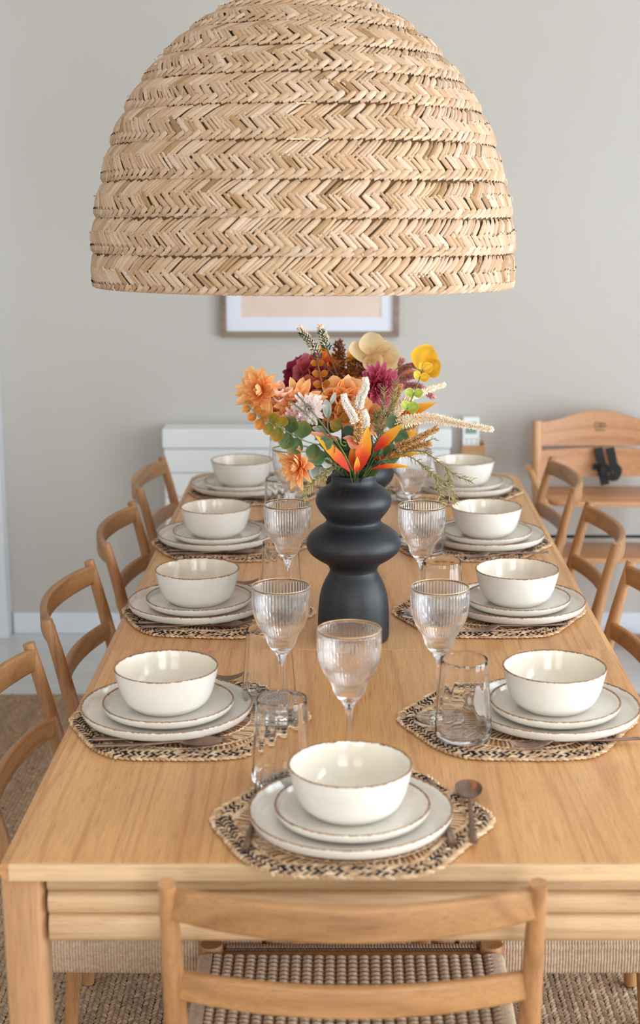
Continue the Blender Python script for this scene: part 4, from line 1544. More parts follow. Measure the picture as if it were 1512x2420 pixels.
for pts, lab, r0, n in (([at(846, 1046, 2.59), at(846, 1000, 2.585), at(839, 962, 2.585), at(838, 944, 2.59)], 'upright tan seed spike in the centre between the white spikes', 0.0075, 620),
                        ([at(935, 1060, 2.62), at(980, 1040, 2.60), at(1034, 1012, 2.58)], 'tan seed spike pointing right, the upper of the low pair', 0.0070, 520),
                        ([at(925, 1062, 2.64), at(965, 1058, 2.62), at(1016, 1048, 2.60)], 'pinkish tan seed spike pointing right, the lowest one', 0.0060, 420),
                        ([at(930, 1040, 2.68), at(960, 1015, 2.68), at(988, 998, 2.68)], 'short tan seed spike behind the wide flame leaf', 0.0065, 360),
                        ([at(925, 960, 2.70), at(938, 930, 2.70), at(945, 910, 2.70)], 'small tan seed spike near the magenta dahlia', 0.0055, 260)):
    spike('seed_spike', lab, FV, pts, r0, 0.0028, n, TAN, 0.0038, BRST, 'tan seed spikes', 0.6, cat='dried grass')
# heather
HEA = [rgb(238, 226, 204), rgb(246, 238, 222), rgb(226, 206, 176)]
for top, mid, low, lab in (((706, 772), (732, 806), (752, 836), 'white and green heather tip, the left one under the picture'),
                           ((754, 768), (764, 795), (770, 816), 'white and green heather tip, the right one under the picture')):
    Y = 2.84
    root = spike('heather', lab, FV, [at(835, 950, 2.76), at(805, 905, 2.80), at(low[0] + 6, low[1] + 16, Y), at(low[0], low[1], Y), at(mid[0], mid[1], Y), at(top[0], top[1], Y)], 0.0001, 0.0001, 1, HEA, 0.0005, rgb(86, 96, 74), 'white heather')
    mb = MB()
    spike_mesh(mb, [at(low[0] + 2, low[1] + 8, Y), at(mid[0], mid[1], Y), at(top[0], top[1], Y)], 0.0095, 0.002, 110, HEA, 0.0052, 0.5, 0.12)
    spike_mesh(mb, [at(low[0] + 4, low[1] + 14, Y), at(mid[0], mid[1], Y), at(top[0] + 4, top[1] + 12, Y)], 0.0085, 0.002, 80, [rgb(52, 78, 58), rgb(66, 92, 70)], 0.0055, 0.6)
    o = mb.build('bells', SEED, root, smooth=False, colored=True); o['kind'] = 'stuff'


def sprig_mesh(mb, pth, n, L, cols, lean=1.0, t0=0.15):
    N = len(pth) - 1
    for i in range(n):
        t = t0 + (1 - t0) * i / n; q = t * N; k = min(int(q), N - 1)
        p = pth[k].lerp(pth[k + 1], q - k); d = (pth[k + 1] - pth[k]).normalized()
        f, u, w = basis(d); a = i * 2.4 + random.uniform(-0.5, 0.5)
        rad = u * cos(a) + w * sin(a)
        dd = (rad + d * lean * random.uniform(0.7, 1.3)).normalized()
        l = L * random.uniform(0.6, 1.15); c = jit(random.choice(cols), 0.12)
        s1 = dd.cross(V((0.2, 1, 0.3))).normalized() * 0.0008; s2 = dd.cross(s1).normalized() * 0.0006
        mid = p + dd * l * 0.55 + rad * l * 0.05; tip = p + dd * l + d * l * 0.12
        mb.add([p - s1, p + s1, p + s2, mid - s1, mid + s1, mid + s2, tip], [(0, 1, 4, 3), (1, 2, 5, 4), (2, 0, 3, 5), (3, 4, 6), (4, 5, 6), (5, 3, 6)], c)


def sprig(label, vc, runs, n, L, cols, stemcol=OLIVE, group='olive sprigs', name='needle_sprig'):
    first = [V(p) for p in runs[0]]
    vx, vy = vc
    m = V((vx + (first[0].x - vx) * 0.35, vy + (first[0].y - vy) * 0.3, TOP + 0.312))
    root = world_thing(name, label, 'foliage', (vx, vy, TOP + 0.245), group)
    mb = MB(); mb2 = MB()
    for i, run in enumerate(runs):
        pth = smooth_path(([V((vx, vy, TOP + 0.245)), m] if i == 0 else []) + [V(p) for p in run], 24)
        tube(mb, pth, lambda t: 0.0013 * (1 - 0.5 * t), 5, stemcol)
        sprig_mesh(mb2, pth, n if i == 0 else int(n * 0.6), L, cols, 1.0, 0.30 if i == 0 else 0.1)
    mb.build('stem', LEAF, root, smooth=True, colored=True)
    o = mb2.build('needles', LEAF, root, smooth=False, colored=True); o['kind'] = 'stuff'
    return root


OLV = [rgb(150, 138, 84), rgb(168, 154, 98), rgb(126, 118, 70), rgb(186, 168, 112)]
sprig('long olive needle sprig arching right and drooping beyond the bowl', FV,
      [[at(905, 1085, 2.64), at(990, 1065, 2.60), at(1040, 1095, 2.57), at(1080, 1125, 2.56), at(1114, 1137, 2.56)],
       [at(1058, 1108, 2.565), at(1062, 1140, 2.56), at(1078, 1186, 2.56)]], 70, 0.013, OLV)
sprig('drooping olive needle sprig with two tips over the right glass rim', FV,
      [[at(900, 1088, 2.62), at(955, 1075, 2.58), at(1005, 1105, 2.55), at(1045, 1150, 2.54), at(1076, 1188, 2.54)],
       [at(1030, 1130, 2.545), at(1038, 1160, 2.54), at(1046, 1192, 2.54)],
       [at(985, 1088, 2.57), at(1020, 1118, 2.55), at(1058, 1145, 2.55)]], 64, 0.012, OLV)
sprig('olive needle sprig hanging left over the vase shoulder', FV,
      [[at(800, 1103, 2.63), at(770, 1112, 2.60), at(745, 1135, 2.58), at(716, 1165, 2.57)],
       [at(752, 1128, 2.585), at(732, 1148, 2.58), at(718, 1180, 2.58)],
       [at(780, 1108, 2.60), at(768, 1122, 2.59), at(764, 1136, 2.59)]], 58, 0.012, OLV)
sprig('upright grey olive sprig right of the tall flame leaf', FV,
      [[at(880, 1080, 2.66), at(896, 1020, 2.65), at(905, 970, 2.64), at(908, 915, 2.64)],
       [at(893, 1030, 2.65), at(888, 1000, 2.645), at(890, 975, 2.64)], [at(900, 1000, 2.65), at(925, 955, 2.645), at(933, 900, 2.64)]], 110, 0.014, [rgb(150, 136, 92), rgb(176, 160, 112), rgb(120, 116, 76)])
sprig('short olive sprig low at right under the seed spikes', FV,
      [[at(880, 1095, 2.65), at(910, 1075, 2.63), at(950, 1062, 2.62), at(1030, 1035, 2.60)]], 50, 0.010, OLV)
sprig('fine beige sprig upright behind the tan seed spike', FV,
      [[at(888, 1060, 2.70), at(905, 1010, 2.70), at(925, 985, 2.70), at(930, 960, 2.70)], [at(905, 1010, 2.70), at(918, 1000, 2.70), at(940, 992, 2.70)]], 90, 0.012, [rgb(196, 176, 128), rgb(214, 196, 150)])
# curly tendril
pts = [at(830, 1108, 2.605), at(815, 1075, 2.60), at(800, 1050, 2.595), at(796, 1035, 2.595), at(804, 1040, 2.59), at(806, 1050, 2.59), at(816, 1054, 2.59), at(818, 1046, 2.59), at(810, 1044, 2.59)]
flower('curly_tendril', 'bright green curling tendril in front of the flame leaves', 'foliage', FV, pts[-1], None, rgb(120, 150, 62), 0.0014, path=[V((VX, VY, TOP + 0.245)), V((VX, VY - 0.02, TOP + 0.310))] + pts)
# bare green stems crossing at left
for a, b, c_, lab in (((820, 1090), (735, 990), (684, 946), 'bare green stem running from the vase to the upper left dahlia'),
                      ((815, 1080), (760, 1000), (700, 930), 'second bare green stem beside the first one at left')):
    flower('bare_stem', lab, 'stem', FV, at(*c_, 2.57), None, rgb(112, 118, 84), 0.0013, group='bare green stems',
           path=[V((VX, VY, TOP + 0.245)), V((VX - 0.015, VY - 0.02, TOP + 0.312)), at(*a, 2.62), at(*b, 2.57), at(*c_, 2.57)])
# green filler leaves at the mouth
pts = [V((VX, VY, TOP + 0.245)), V((VX + 0.012, VY - 0.02, TOP + 0.312)), at(870, 1085, 2.64), at(905, 1075, 2.62)]
euca('filler_leaf', 'green leaves in the mouth of the front vase at right', FV, pts,
     [(0.9, 0.040, (0.9, -0.2, 0.15), (0, -0.9, 0.5), EGS), (0.8, 0.036, (0.8, -0.2, 0.7), (0, -0.9, 0.4), EG), (0.6, 0.036, (0.5, -0.4, 0.4), (0, -0.9, 0.4), EDK), (0.55, 0.034, (-0.4, -0.3, 0.7), (0, -0.9, 0.4), EDK),
      (0.45, 0.032, (0.1, -0.4, 0.8), (0, -1, 0.3), EDK), (0.42, 0.034, (-0.8, -0.3, 0.6), (0, -1, 0.4), EDK), (0.4, 0.036, (0.9, -0.3, 0.5), (0, -1, 0.4), EG)], GREEN)

# rear bouquet
c = at(716, 896, 3.36)
flower('maroon_rose', 'dark maroon rose at the left of the rear bouquet', 'flower', RV, c, lambda mb, c=c: rose_head(mb, c, (-0.4, -1, 0.1), 0.040, MAROON))
c3 = at(747, 884, 3.34)
flower('pink_rose', 'raspberry pink rose touching the maroon rose', 'flower', RV, c3, lambda mb: rose_head(mb, c3, (0.2, -1, 0.3), 0.040, ROSEP))
c3b = at(752, 935, 3.30)
flower('pink_rose', 'raspberry and orange rose lower in the rear bouquet', 'flower', RV, c3b, lambda mb: rose_head(mb, c3b, (0.0, -1, -0.2), 0.040, [(0, rgb(170, 48, 60)), (0.6, rgb(222, 110, 108)), (1, rgb(236, 150, 110))]))
c3c = at(756, 968, 3.26)
flower('maroon_rose', 'dark maroon rose low behind the pink pompon', 'flower', RV, c3c, lambda mb: rose_head(mb, c3c, (0.0, -1, 0.1), 0.034, [(0, rgb(90, 16, 34)), (0.6, rgb(124, 36, 52)), (1, rgb(196, 120, 120))]))
c4 = at(776, 866, 3.36)
flower('orange_daisy', 'saffron orange daisy behind the pink rose', 'flower', RV, c4, lambda mb: dahlia_head(mb, c4, (0.1, -1, 0.4), 0.050, YORANGE, 3, 9, 0.42, 'point', 0.2, 0.2))
c5 = at(893, 912, 3.02)
flower('magenta_dahlia', 'magenta dahlia at the right of the rear bouquet', 'flower', RV, c5, lambda mb: dahlia_head(mb, c5, (0.15, -1, 0.1), 0.046, MAGENTA, 6, 16, 0.30, 'round', 0.15, 0.4))
CRM = [(0, rgb(216, 186, 130)), (0.4, rgb(236, 216, 168)), (1, rgb(244, 228, 190))]


def hydrangea(mb):
    for (cx, cy), L, W, d, n, cu in (((878, 838), 0.046, 0.054, (-0.05, 0.1, 1), (0.1, -1, 0.25), 0.5), ((880, 846), 0.056, 0.046, (-1, -0.1, 0.28), (0.25, -0.8, 0.6), 0.6),
                                     ((884, 842), 0.056, 0.062, (0.55, -0.35, -0.75), (0.1, -1, 0.15), -0.4), ((890, 846), 0.048, 0.056, (0.9, -0.1, 0.1), (-0.3, -1, 0.2), 0.5),
                                     ((874, 838), 0.038, 0.044, (0.35, -0.4, -0.8), (-0.2, -1, 0.5), 0.4), ((900, 842), 0.034, 0.022, (0.5, 0.2, 0.9), (-0.4, -1, 0.1), 0.3),
                                     ((893, 868), 0.032, 0.050, (-0.2, -0.3, -0.9), (0, -1, 0.4), -0.5)):
        petal(mb, at(cx, cy, 3.16), d, n, L, W, cu, [(t, jit(cc, 0.04)) for t, cc in CRM], 'wide', 0.30, 8, 0.02)


flower('cream_blossom', 'large cream petalled blossom at the top of the bouquets', 'flower', RV, at(880, 842, 3.17), hydrangea)


def plume(mb, pts, n, spread, cols):
    pth = smooth_path(pts, 20)
    for i in range(n):
        t = i / n; q = t * 20; k = min(int(q), 19); p = pth[k].lerp(pth[k + 1], q - k); d = (pth[k + 1] - pth[k]).normalized()
        f, u, w = basis(d); a = i * 2.4
        rad = u * cos(a) + w * sin(a); R = spread * (1 - 0.75 * t) * random.uniform(0.6, 1.1)
        e = p + rad * R + d * R * 0.9
        c = jit(random.choice(cols), 0.15)
        tube(mb, [p, p.lerp(e, 0.5), e], 0.0006, 3, c, caps=False)
        for b in range(7):
            bp = p.lerp(e, 0.25 + 0.75 * b / 6)
            bead(mb, bp, V((random.uniform(-1, 1), random.uniform(-1, 1), random.uniform(-0.2, 1))), 0.0075, 0.0018, jit(c, 0.2))


BRN = [rgb(128, 74, 40), rgb(104, 56, 30), rgb(152, 96, 58), rgb(120, 62, 30)]
for (x0, y0), (x1, y1), lab in (((812, 930), (800, 812), 'russet brown feathery plume left of the yellow leaf'), ((845, 920), (852, 838), 'russet brown feathery plume under the cream blossom'),
                                ((800, 935), (780, 880), 'low russet brown plume above the orange rose')):
    P = [at(x0, y0, 3.28), at((x0 + x1) / 2, (y0 + y1) / 2, 3.28), at(x1, y1, 3.28)]
    flower('russet_plume', lab, 'dried grass', RV, P[0], lambda mb, P=P: plume(mb, P, 70, 0.034, BRN), BRST, 0.0015, part='plume', mat=SEED, group='russet plumes')
DRK = [(0, rgb(120, 44, 20)), (0.5, rgb(160, 76, 34)), (1, rgb(206, 120, 60))]
for (x0, y0), (x1, y1), w, st, lab in (((832, 890), (827, 806), 0.024, [(0, rgb(190, 110, 40)), (0.5, rgb(240, 168, 60)), (1, rgb(246, 186, 84))], 'tall yellow pointed leaf beside the cream blossom'),
                                       ((826, 945), (824, 872), 0.036, DRK, 'rust brown leaf in the middle of the rear bouquet'),
                                       ((862, 935), (838, 868), 0.034, DRK, 'dark rust leaf under the cream blossom'),
                                       ((905, 900), (990, 876), 0.034, [(0, rgb(206, 96, 50)), (0.6, rgb(226, 140, 84)), (1, rgb(232, 160, 96))], 'broad dusty orange leaf pointing right, the upper one'),
                                       ((930, 880), (962, 868), 0.024, [(0, rgb(200, 90, 60)), (1, rgb(236, 160, 80))], 'small dusty orange leaf above the broad one'),
                                       ((880, 975), (915, 930), 0.032, [(0, rgb(190, 110, 90)), (1, rgb(222, 150, 120))], 'dusty pink leaf under the magenta dahlia'),
                                       ((800, 930), (830, 880), 0.030, DRK, 'rust leaf behind the orange rose'),
                                       ((790, 945), (765, 905), 0.030, [(0, rgb(180, 80, 40)), (1, rgb(230, 140, 60))], 'orange rust leaf behind the ochre string'),
                                       ((756, 1008), (742, 1022), 0.030, [(0, rgb(190, 140, 70)), (1, rgb(214, 168, 96))], 'tan leaf showing behind the bare green stems')):
    pb, pt_ = at(x0, y0, 3.30), at(x1, y1, 3.28); d = pt_ - pb
    flower('rear_leaf', lab, 'leaf', RV, pb, lambda mb, pb=pb, d=d, w=w, st=st: petal(mb, pb, d, (0.1, -1, 0.2), d.length, w, 0.2, st, 'blade', 0.0, 9, 0, 0.3), GREEN, 0.0013, part='leaf_blade', mat=LEAF, group='rear bouquet leaves')
PNK = [rgb(206, 150, 150), rgb(190, 128, 132), rgb(222, 172, 166)]
for pts, lab in (([at(930, 890, 3.25), at(960, 868, 3.2), at(1000, 862, 3.15)], 'dusty pink feathery grass under the yellow disc leaf'), ([at(930, 905, 3.25), at(975, 888, 3.2), at(1010, 880, 3.15)], 'second dusty pink feathery grass below the first'),
                 ([at(940, 915, 3.25), at(985, 912, 3.2), at(1022, 938, 3.15)], 'dusty pink feathery grass drooping right'), ([at(915, 890, 3.25), at(935, 865, 3.2), at(950, 850, 3.18)], 'short dusty pink grass beside the cream blossom')):
    root = spike('pink_grass', lab, RV, pts, 0.006, 0.002, 260, PNK, 0.0068, rgb(180, 120, 120), 'dusty pink grasses', 0.9, cat='dried grass')

# ------------------------------------------------------------------ pendant lamp
LX, LY = (718 - CX) / FPX * 2.80 * 0.985, 2.80
lampref = at(718, 650, LY)
zc_lamp = LY * cos(PITCH) + (CAM_Z - 1.42) * sin(PITCH)
pxm = FPX / zc_lamp
prof_px = [(483, 676), (484, 640), (485, 600), (482, 560), (477, 515), (469, 472), (459, 430), (438, 350), (405, 272), (365, 203), (321, 148), (277, 100), (214, 50), (165, 22), (120, 2), (85, -12), (62, -20)]
PROF = []
for r_, y_ in prof_px:
    zz = CAM_Z + (ray(718, y_).z * (LY / ray(718, y_).y))
    PROF.append((r_ / pxm, zz))
PROF = [(r_, z_) for r_, z_ in PROF]
lamp = thing('pendant_lamp', 'huge dome pendant lamp of braided natural palm straw hanging above the table', 'lamp', (lampref.x, LY, PROF[0][1]))
Z_L = PROF[0][1]
spts = [V((r_, 0, z_ - Z_L)) for r_, z_ in PROF]
fine = smooth_path(spts, 240)
cum = [0.0]
for a_, b_ in zip(fine[:-1], fine[1:]):
    cum.append(cum[-1] + (b_ - a_).length)


def surf(s, a, h=0.0):
    s = max(0.0, min(cum[-1] - 1e-6, s))
    k = int(np.searchsorted(cum, s)); k = max(1, min(len(fine) - 1, k))
    t = (s - cum[k - 1]) / max(1e-9, cum[k] - cum[k - 1])
    p = fine[k - 1].lerp(fine[k], t); tg = (fine[k] - fine[k - 1]).normalized()
    n = V((tg.z, 0, -tg.x))
    r_ = p.x + n.x * h; z_ = p.z + n.z * h
    return V((r_ * cos(a), r_ * sin(a), z_))


def s_of_y(y_):
    zz = CAM_Z + (ray(718, y_).z * (LY / ray(718, y_).y)) - Z_L
    k = min(range(len(fine)), key=lambda i: abs(fine[i].z - zz))
    return cum[k]


seam_y = [676, 596, 515, 434, 351, 273, 203, 140, 84, 40, 8, -14]
seams = [s_of_y(q) for q in seam_y]
straw = [rgb(192, 160, 131), rgb(186, 153, 122), rgb(199, 169, 142), rgb(181, 147, 114), rgb(192, 161, 129), rgb(203, 176, 151)]
dark_straw = [rgb(150, 116, 80), rgb(166, 130, 92)]


BAND = [0.0, 1.0]
RD = 0.0013


def straw_piece(mb, s0, a0, s1, a1, w, h0, h1, c, tilt):
    """a slightly bulged strip lying on the dome"""
    r_mid = surf((s0 + s1) / 2, 0).x
    ds, da = s1 - s0, (a1 - a0) * r_mid
    L = sqrt(ds * ds + da * da); ps, pa = -da / L * w, ds / L * w / max(r_mid, 0.02)
    verts = []
    for t, k, h in ((0, 0.75, h0), (0.35, 1.0, max(h0, h1)), (0.75, 1.0, (h0 + h1) / 2 + 0.0014), (1, 0.75, h1)):
        s = s0 + ds * t; a = a0 + (a1 - a0) * t
        h += 0.0036 * sin(pi * max(0.0, min(1.0, (s - BAND[0]) / (BAND[1] - BAND[0]))))
        verts.append(surf(s + ps * k, a + pa * k, h - tilt - RD)); verts.append(surf(s + ps * k * 0.45, a + pa * k * 0.45, h + RD))
        verts.append(surf(s - ps * k * 0.45, a - pa * k * 0.45, h + RD)); verts.append(surf(s - ps * k, a - pa * k, h + tilt - RD))
    f = []
    for i in range(3):
        for j in range(3):
            f.append((4 * i + j, 4 * i + j + 1, 4 * i + j + 5, 4 * i + j + 4))
    mb.add(verts, f, c)


for b in range(len(seams) - 1):
    s0, s1 = seams[b], seams[b + 1]; Hb = s1 - s0
    BAND[:] = [s0, s1]
    rm = surf((s0 + s1) / 2, 0).x
    n = max(22, int(2 * pi * rm / 0.0165))
    mb = MB()
    sl = s0 + Hb * 0.16; sm = s0 + Hb * 0.54; su = s1 - Hb * 0.02
    da = 2 * pi / n
    run = (sm - sl) * 1.12 / rm
    pw = da * rm * 0.66                       # bundle width across the strand
    for i in range(n):
        a = i * da + random.uniform(-0.10, 0.10) * da
        wav = 0.0020 * sin(3 * a + b) + 0.0014 * sin(7 * a + 2 * b)
        for half in (0, 1):
            bt = jit(random.choice(straw if random.random() > 0.05 else dark_straw), 0.05)
            k = random.choice((1, 1, 2, 2))
            lift = random.uniform(0.0, 0.0012)
            for q in range(k):
                aa = a + (q - (k - 1) / 2) * da / k * 0.95
                c = jit(bt, 0.07); w = pw / k * (random.uniform(0.47, 0.56) if k == 1 else random.uniform(0.50, 0.60))
                j1, j2 = random.uniform(-0.0025, 0.0025), random.uniform(-0.0025, 0.0025)
                e = random.uniform(-0.08, 0.08) * run
                if half == 0:
                    straw_piece(mb, sm + j1 + wav + 0.0035, aa - run * 0.08, sl + j2 + wav - 0.003, aa + run * 1.05 + e, w, 0.0048 + lift, 0.0012 + lift, c, random.uniform(0.0002, 0.0010))
                else:
                    straw_piece(mb, sm + j1 + wav - 0.0035, aa - run * 0.08, su + j2 + wav, aa + run * 1.20 + e, w, 0.0040 + lift, 0.0002 + lift, c, -random.uniform(0.0002, 0.0010))
        # small plait along the lower edge
        c = jit(random.choice(straw), 0.10)
        straw_piece(mb, s0 + Hb * 0.03 + wav * 0.5, a, sl + 0.004 + wav, a + run * 0.62, random.uniform(0.0040, 0.0054), 0.0040, 0.0070, c, 0.0008)
        c = jit(random.choice(straw), 0.12)
        straw_piece(mb, s0 + Hb * 0.00 + wav * 0.5, a + da * 0.4, s0 + Hb * 0.11, a + da * 1.5, 0.0032, 0.0035, 0.0045, c, 0.0006)
        if random.random() < 0.22:
            aa = a + random.random() * da; ss = s0 + random.random() * Hb
            straw_piece(mb, ss, aa, ss + random.uniform(-0.012, 0.012), aa + random.uniform(-0.02, 0.02), 0.0007, 0.006, random.uniform(0.006, 0.011), jit(random.choice(straw), 0.1), 0.0)
    mb.build('braided_band', STRAW, lamp, smooth=True, colored=True, origin=(0, 0, 0))
    # the back of the band, with a hair-wide gap at each seam
    mb = MB()
    prof = []
    for k in range(7):
        s = s0 + 0.0006 + (Hb - 0.0012) * k / 6
        p = surf(s, 0.0, -0.001); prof.append((p.x, p.z))
    prof2 = [(max(0.01, r_ - 0.004), z_) for r_, z_ in prof[::-1]]
    lathe(mb, prof + prof2, 96, None, True)
    mb.build('band_backing', BASKET, lamp, smooth=True, origin=(0, 0, 0))
topz = fine[-1].z
mb = MB(); lathe(mb, [(0, topz + 0.012), (0.060, topz + 0.010), (0.068, topz), (0.060, topz - 0.010), (0, topz - 0.010)], 32)
mb.build('crown_cap', BASKET, lamp, smooth=40, origin=(0, 0, 0))
mb = MB(); tube(mb, [V((0, 0, topz - 0.13)), V((0, 0, topz)), V((0, 0, ZC - Z_L - 0.02))], 0.0035, 8)
mb.build('cable', CABLE, lamp, smooth=True, origin=(0, 0, 0))
mb = MB(); lathe(mb, [(0, ZC - Z_L), (0.05, ZC - Z_L), (0.05, ZC - Z_L - 0.022), (0.006, ZC - Z_L - 0.03), (0, ZC - Z_L - 0.03)], 32)
mb.build('ceiling_rose', WHITE, lamp, smooth=30, origin=(0, 0, 0))
mb = MB(); lathe(mb, [(0, topz - 0.12), (0.019, topz - 0.122), (0.019, topz - 0.185), (0, topz - 0.187)], 24)
mb.build('bulb_socket', BLACKM, lamp, smooth=30, origin=(0, 0, 0))
mb = MB(); bz = topz - 0.187
lathe(mb, smooth_prof([(0.0, bz - 0.115), (0.020, bz - 0.108), (0.030, bz - 0.085), (0.031, bz - 0.065), (0.022, bz - 0.035), (0.014, bz - 0.012), (0.013, bz)], 24), 32)
mb.build('bulb', BULB, lamp, smooth=True, origin=(0, 0, 0))
pl = bpy.data.lights.new('bulb_light', 'POINT'); pl.energy = 1.6; pl.color = (1.0, 0.48, 0.16); pl.shadow_soft_size = 0.04
plo = bpy.data.objects.new('bulb_light', pl); COL.objects.link(plo); plo.parent = lamp; plo.location = (0, 0, bz - 0.16)
lamp.rotation_euler = (radians(-1.9), radians(0.2), 0)

# ------------------------------------------------------------------ things along the back wall
# white chest
CF = 5.02
cl, cr = at(388, 1100, CF).x, at(1062, 1100, CF).x
ztop = at(700, 1014, CF).z
zl = [at(700, q, CF).z for q in (1062, 1118, 1176, 1236, 1298, 1362)]
chest = thing('chest_of_drawers', 'low white chest with plain flat drawer fronts against the back wall', 'cabinet', ((cl + cr) / 2, 5.08, 0))
chest['_o'] = ((cl + cr) / 2, 5.08, 0)
box('chest_top', WHITE, (cl - 0.005, CF - 0.003, zl[0] + 0.004), (cr + 0.005, Y1 - 0.018, ztop), chest, 0.004)
box('body', WHITE, (cl + 0.002, CF + 0.012, 0.06), (cr - 0.002, Y1 - 0.02, zl[0] + 0.003), chest, 0.002)
zz = [zl[0]] + zl[1:] + [0.07]
for a_, b_ in zip(zz[:-1], zz[1:]):
    if a_ - b_ > 0.03:
        box('drawer', WHITE, (cl, CF, b_ + 0.0013), (cr, CF + 0.014, a_ - 0.0013), chest, 0.003)
for sx in (cl + 0.05, cr - 0.05):
    for yy in (CF + 0.025, Y1 - 0.035):
        box('foot', WHITE, (sx - 0.015, yy - 0.012, 0), (sx + 0.015, yy + 0.012, 0.062), chest, 0.003)

# picture
PF = Y1 - 0.028
fx0, fx1 = at(522, 790, PF).x, at(943, 790, PF).x
fz0 = at(700, 797, PF).z; fz1 = fz0 + 0.80; fw = 0.0185
pic = thing('framed_picture', 'framed pale beige print with white mount and grey-brown frame on the back wall', 'picture', ((fx0 + fx1) / 2, Y1, fz0))
pic['_o'] = ((fx0 + fx1) / 2, Y1, fz0)
for nm, lo, hi in (('frame_bar', (fx0, PF, fz0), (fx1, Y1 - 0.001, fz0 + fw)), ('frame_bar', (fx0, PF, fz1 - fw), (fx1, Y1 - 0.001, fz1)),
                   ('frame_bar', (fx0, PF, fz0 + fw), (fx0 + fw, Y1 - 0.001, fz1 - fw)), ('frame_bar', (fx1 - fw, PF, fz0 + fw), (fx1, Y1 - 0.001, fz1 - fw))):
    box(nm, FRAME_OAK, lo, hi, pic, 0.002)
ax0, ax1 = at(569, 740, PF).x, at(901, 740, PF).x; az0 = at(700, 751, PF).z; az1 = fz1 - (az0 - fz0)
mb = MB()
yb = PF + 0.014
for lo, hi in (((fx0 + fw, yb, fz0 + fw), (fx1 - fw, yb + 0.003, az0)), ((fx0 + fw, yb, az1), (fx1 - fw, yb + 0.003, fz1 - fw)),
               ((fx0 + fw, yb, az0), (ax0, yb + 0.003, az1)), ((ax1, yb, az0), (fx1 - fw, yb + 0.003, az1))):
    bevel_box(mb, lo, hi, 0)
mb.build('mount', MATW, pic, smooth=False)
box('print', ART, (ax0 - 0.002, yb + 0.003, az0 - 0.002), (ax1 + 0.002, yb + 0.006, az1 + 0.002), pic, 0)
mb = MB()
smx, smz = at(713, 697, PF).x, at(713, 696, PF).z
ol = []
for i in range(24):
    a_ = 2 * pi * i / 24
    ol.append((smx + 0.058 * cos(a_) * (1 + 0.15 * sin(3 * a_)), smz + 0.010 * sin(a_) * (1 + 0.3 * sin(5 * a_ + 1)) + 0.004))
verts = [(x_, yb + 0.0024, z_) for x_, z_ in ol]
verts2 = [(x_, yb + 0.0030, z_) for x_, z_ in ol]
mb.add(verts + verts2, [tuple(range(24))] + [(j, (j + 1) % 24, 24 + (j + 1) % 24, 24 + j) for j in range(24)])
tag(mb.build('print_motif', new_mat('rust_print_ink', rgb(196, 158, 140), 0.8)[0], pic, smooth=False), 'rust tinted brush motif printed on the beige sheet')

# wall holder with remote control
HY = Y1 - 0.055
hx0, hx1 = at(1091, 1065, HY).x, at(1146, 1065, HY).x
hz1 = at(1115, 1053, HY).z; hz0 = hz1 - 0.085
holder = thing('wall_holder', 'small open wooden box holder fixed to the wall beside the white chest', 'holder', ((hx0 + hx1) / 2, Y1, hz0))
holder['_o'] = ((hx0 + hx1) / 2, Y1, hz0)
w_ = 0.006
box('front_panel', BLOCK, (hx0, HY, hz0), (hx1, HY + w_, hz1), holder, 0.001)
box('back_panel', BLOCK, (hx0, Y1 - w_, hz0), (hx1, Y1, hz1 + 0.008), holder, 0.001)
box('side_panel', BLOCK, (hx0, HY + w_, hz0), (hx0 + w_, Y1 - w_, hz1), holder, 0.001)
box('side_panel', BLOCK, (hx1 - w_, HY + w_, hz0), (hx1, Y1 - w_, hz1 + 0.004), holder, 0.001)
box('bottom_panel', BLOCK, (hx0 + w_, HY + w_, hz0), (hx1 - w_, Y1 - w_, hz0 + w_), holder, 0.001)
RY = HY + 0.010
rx0, rx1 = at(1093, 1020, RY).x, at(1133, 1020, RY).x
rz1 = at(1113, 986, RY).z
rem = thing('remote_control', 'white remote control with grey-green screen standing in the wooden wall holder', 'remote control', ((rx0 + rx1) / 2, RY, hz0 + w_ + 0.001))
rem['_o'] = ((rx0 + rx1) / 2, RY, hz0 + w_ + 0.001)
box('case', PLASTIC, (rx0, RY, hz0 + w_ + 0.001), (rx1, RY + 0.018, rz1), rem, 0.005)
sz0, sz1 = at(1113, 1025, RY).z, at(1113, 998, RY).z
box('screen', SCREEN, (rx0 + 0.009, RY - 0.0008, sz0), (rx1 - 0.010, RY + 0.003, sz1), rem, 0.0008)
for r_ in range(2):
    for c_ in range(3):
        bx = rx0 + 0.010 + c_ * (rx1 - rx0 - 0.020) / 2.3; bzz = at(1113, 1036 + r_ * 9, RY).z
        box('button', BUTTON, (bx, RY - 0.0012, bzz - 0.008), (bx + 0.009, RY + 0.002, bzz), rem, 0.001)

# ------------------------------------------------------------------ high chair
HX = 0.836
hc = thing('high_chair', 'wooden step high chair with curved backrest and black harness behind the right row of chairs', 'high chair', (HX, 4.92, 0))
hc['_o'] = (HX, 4.92, 0)
HW = 0.205


def zy(py, y):
    return at(1418, py, y).z


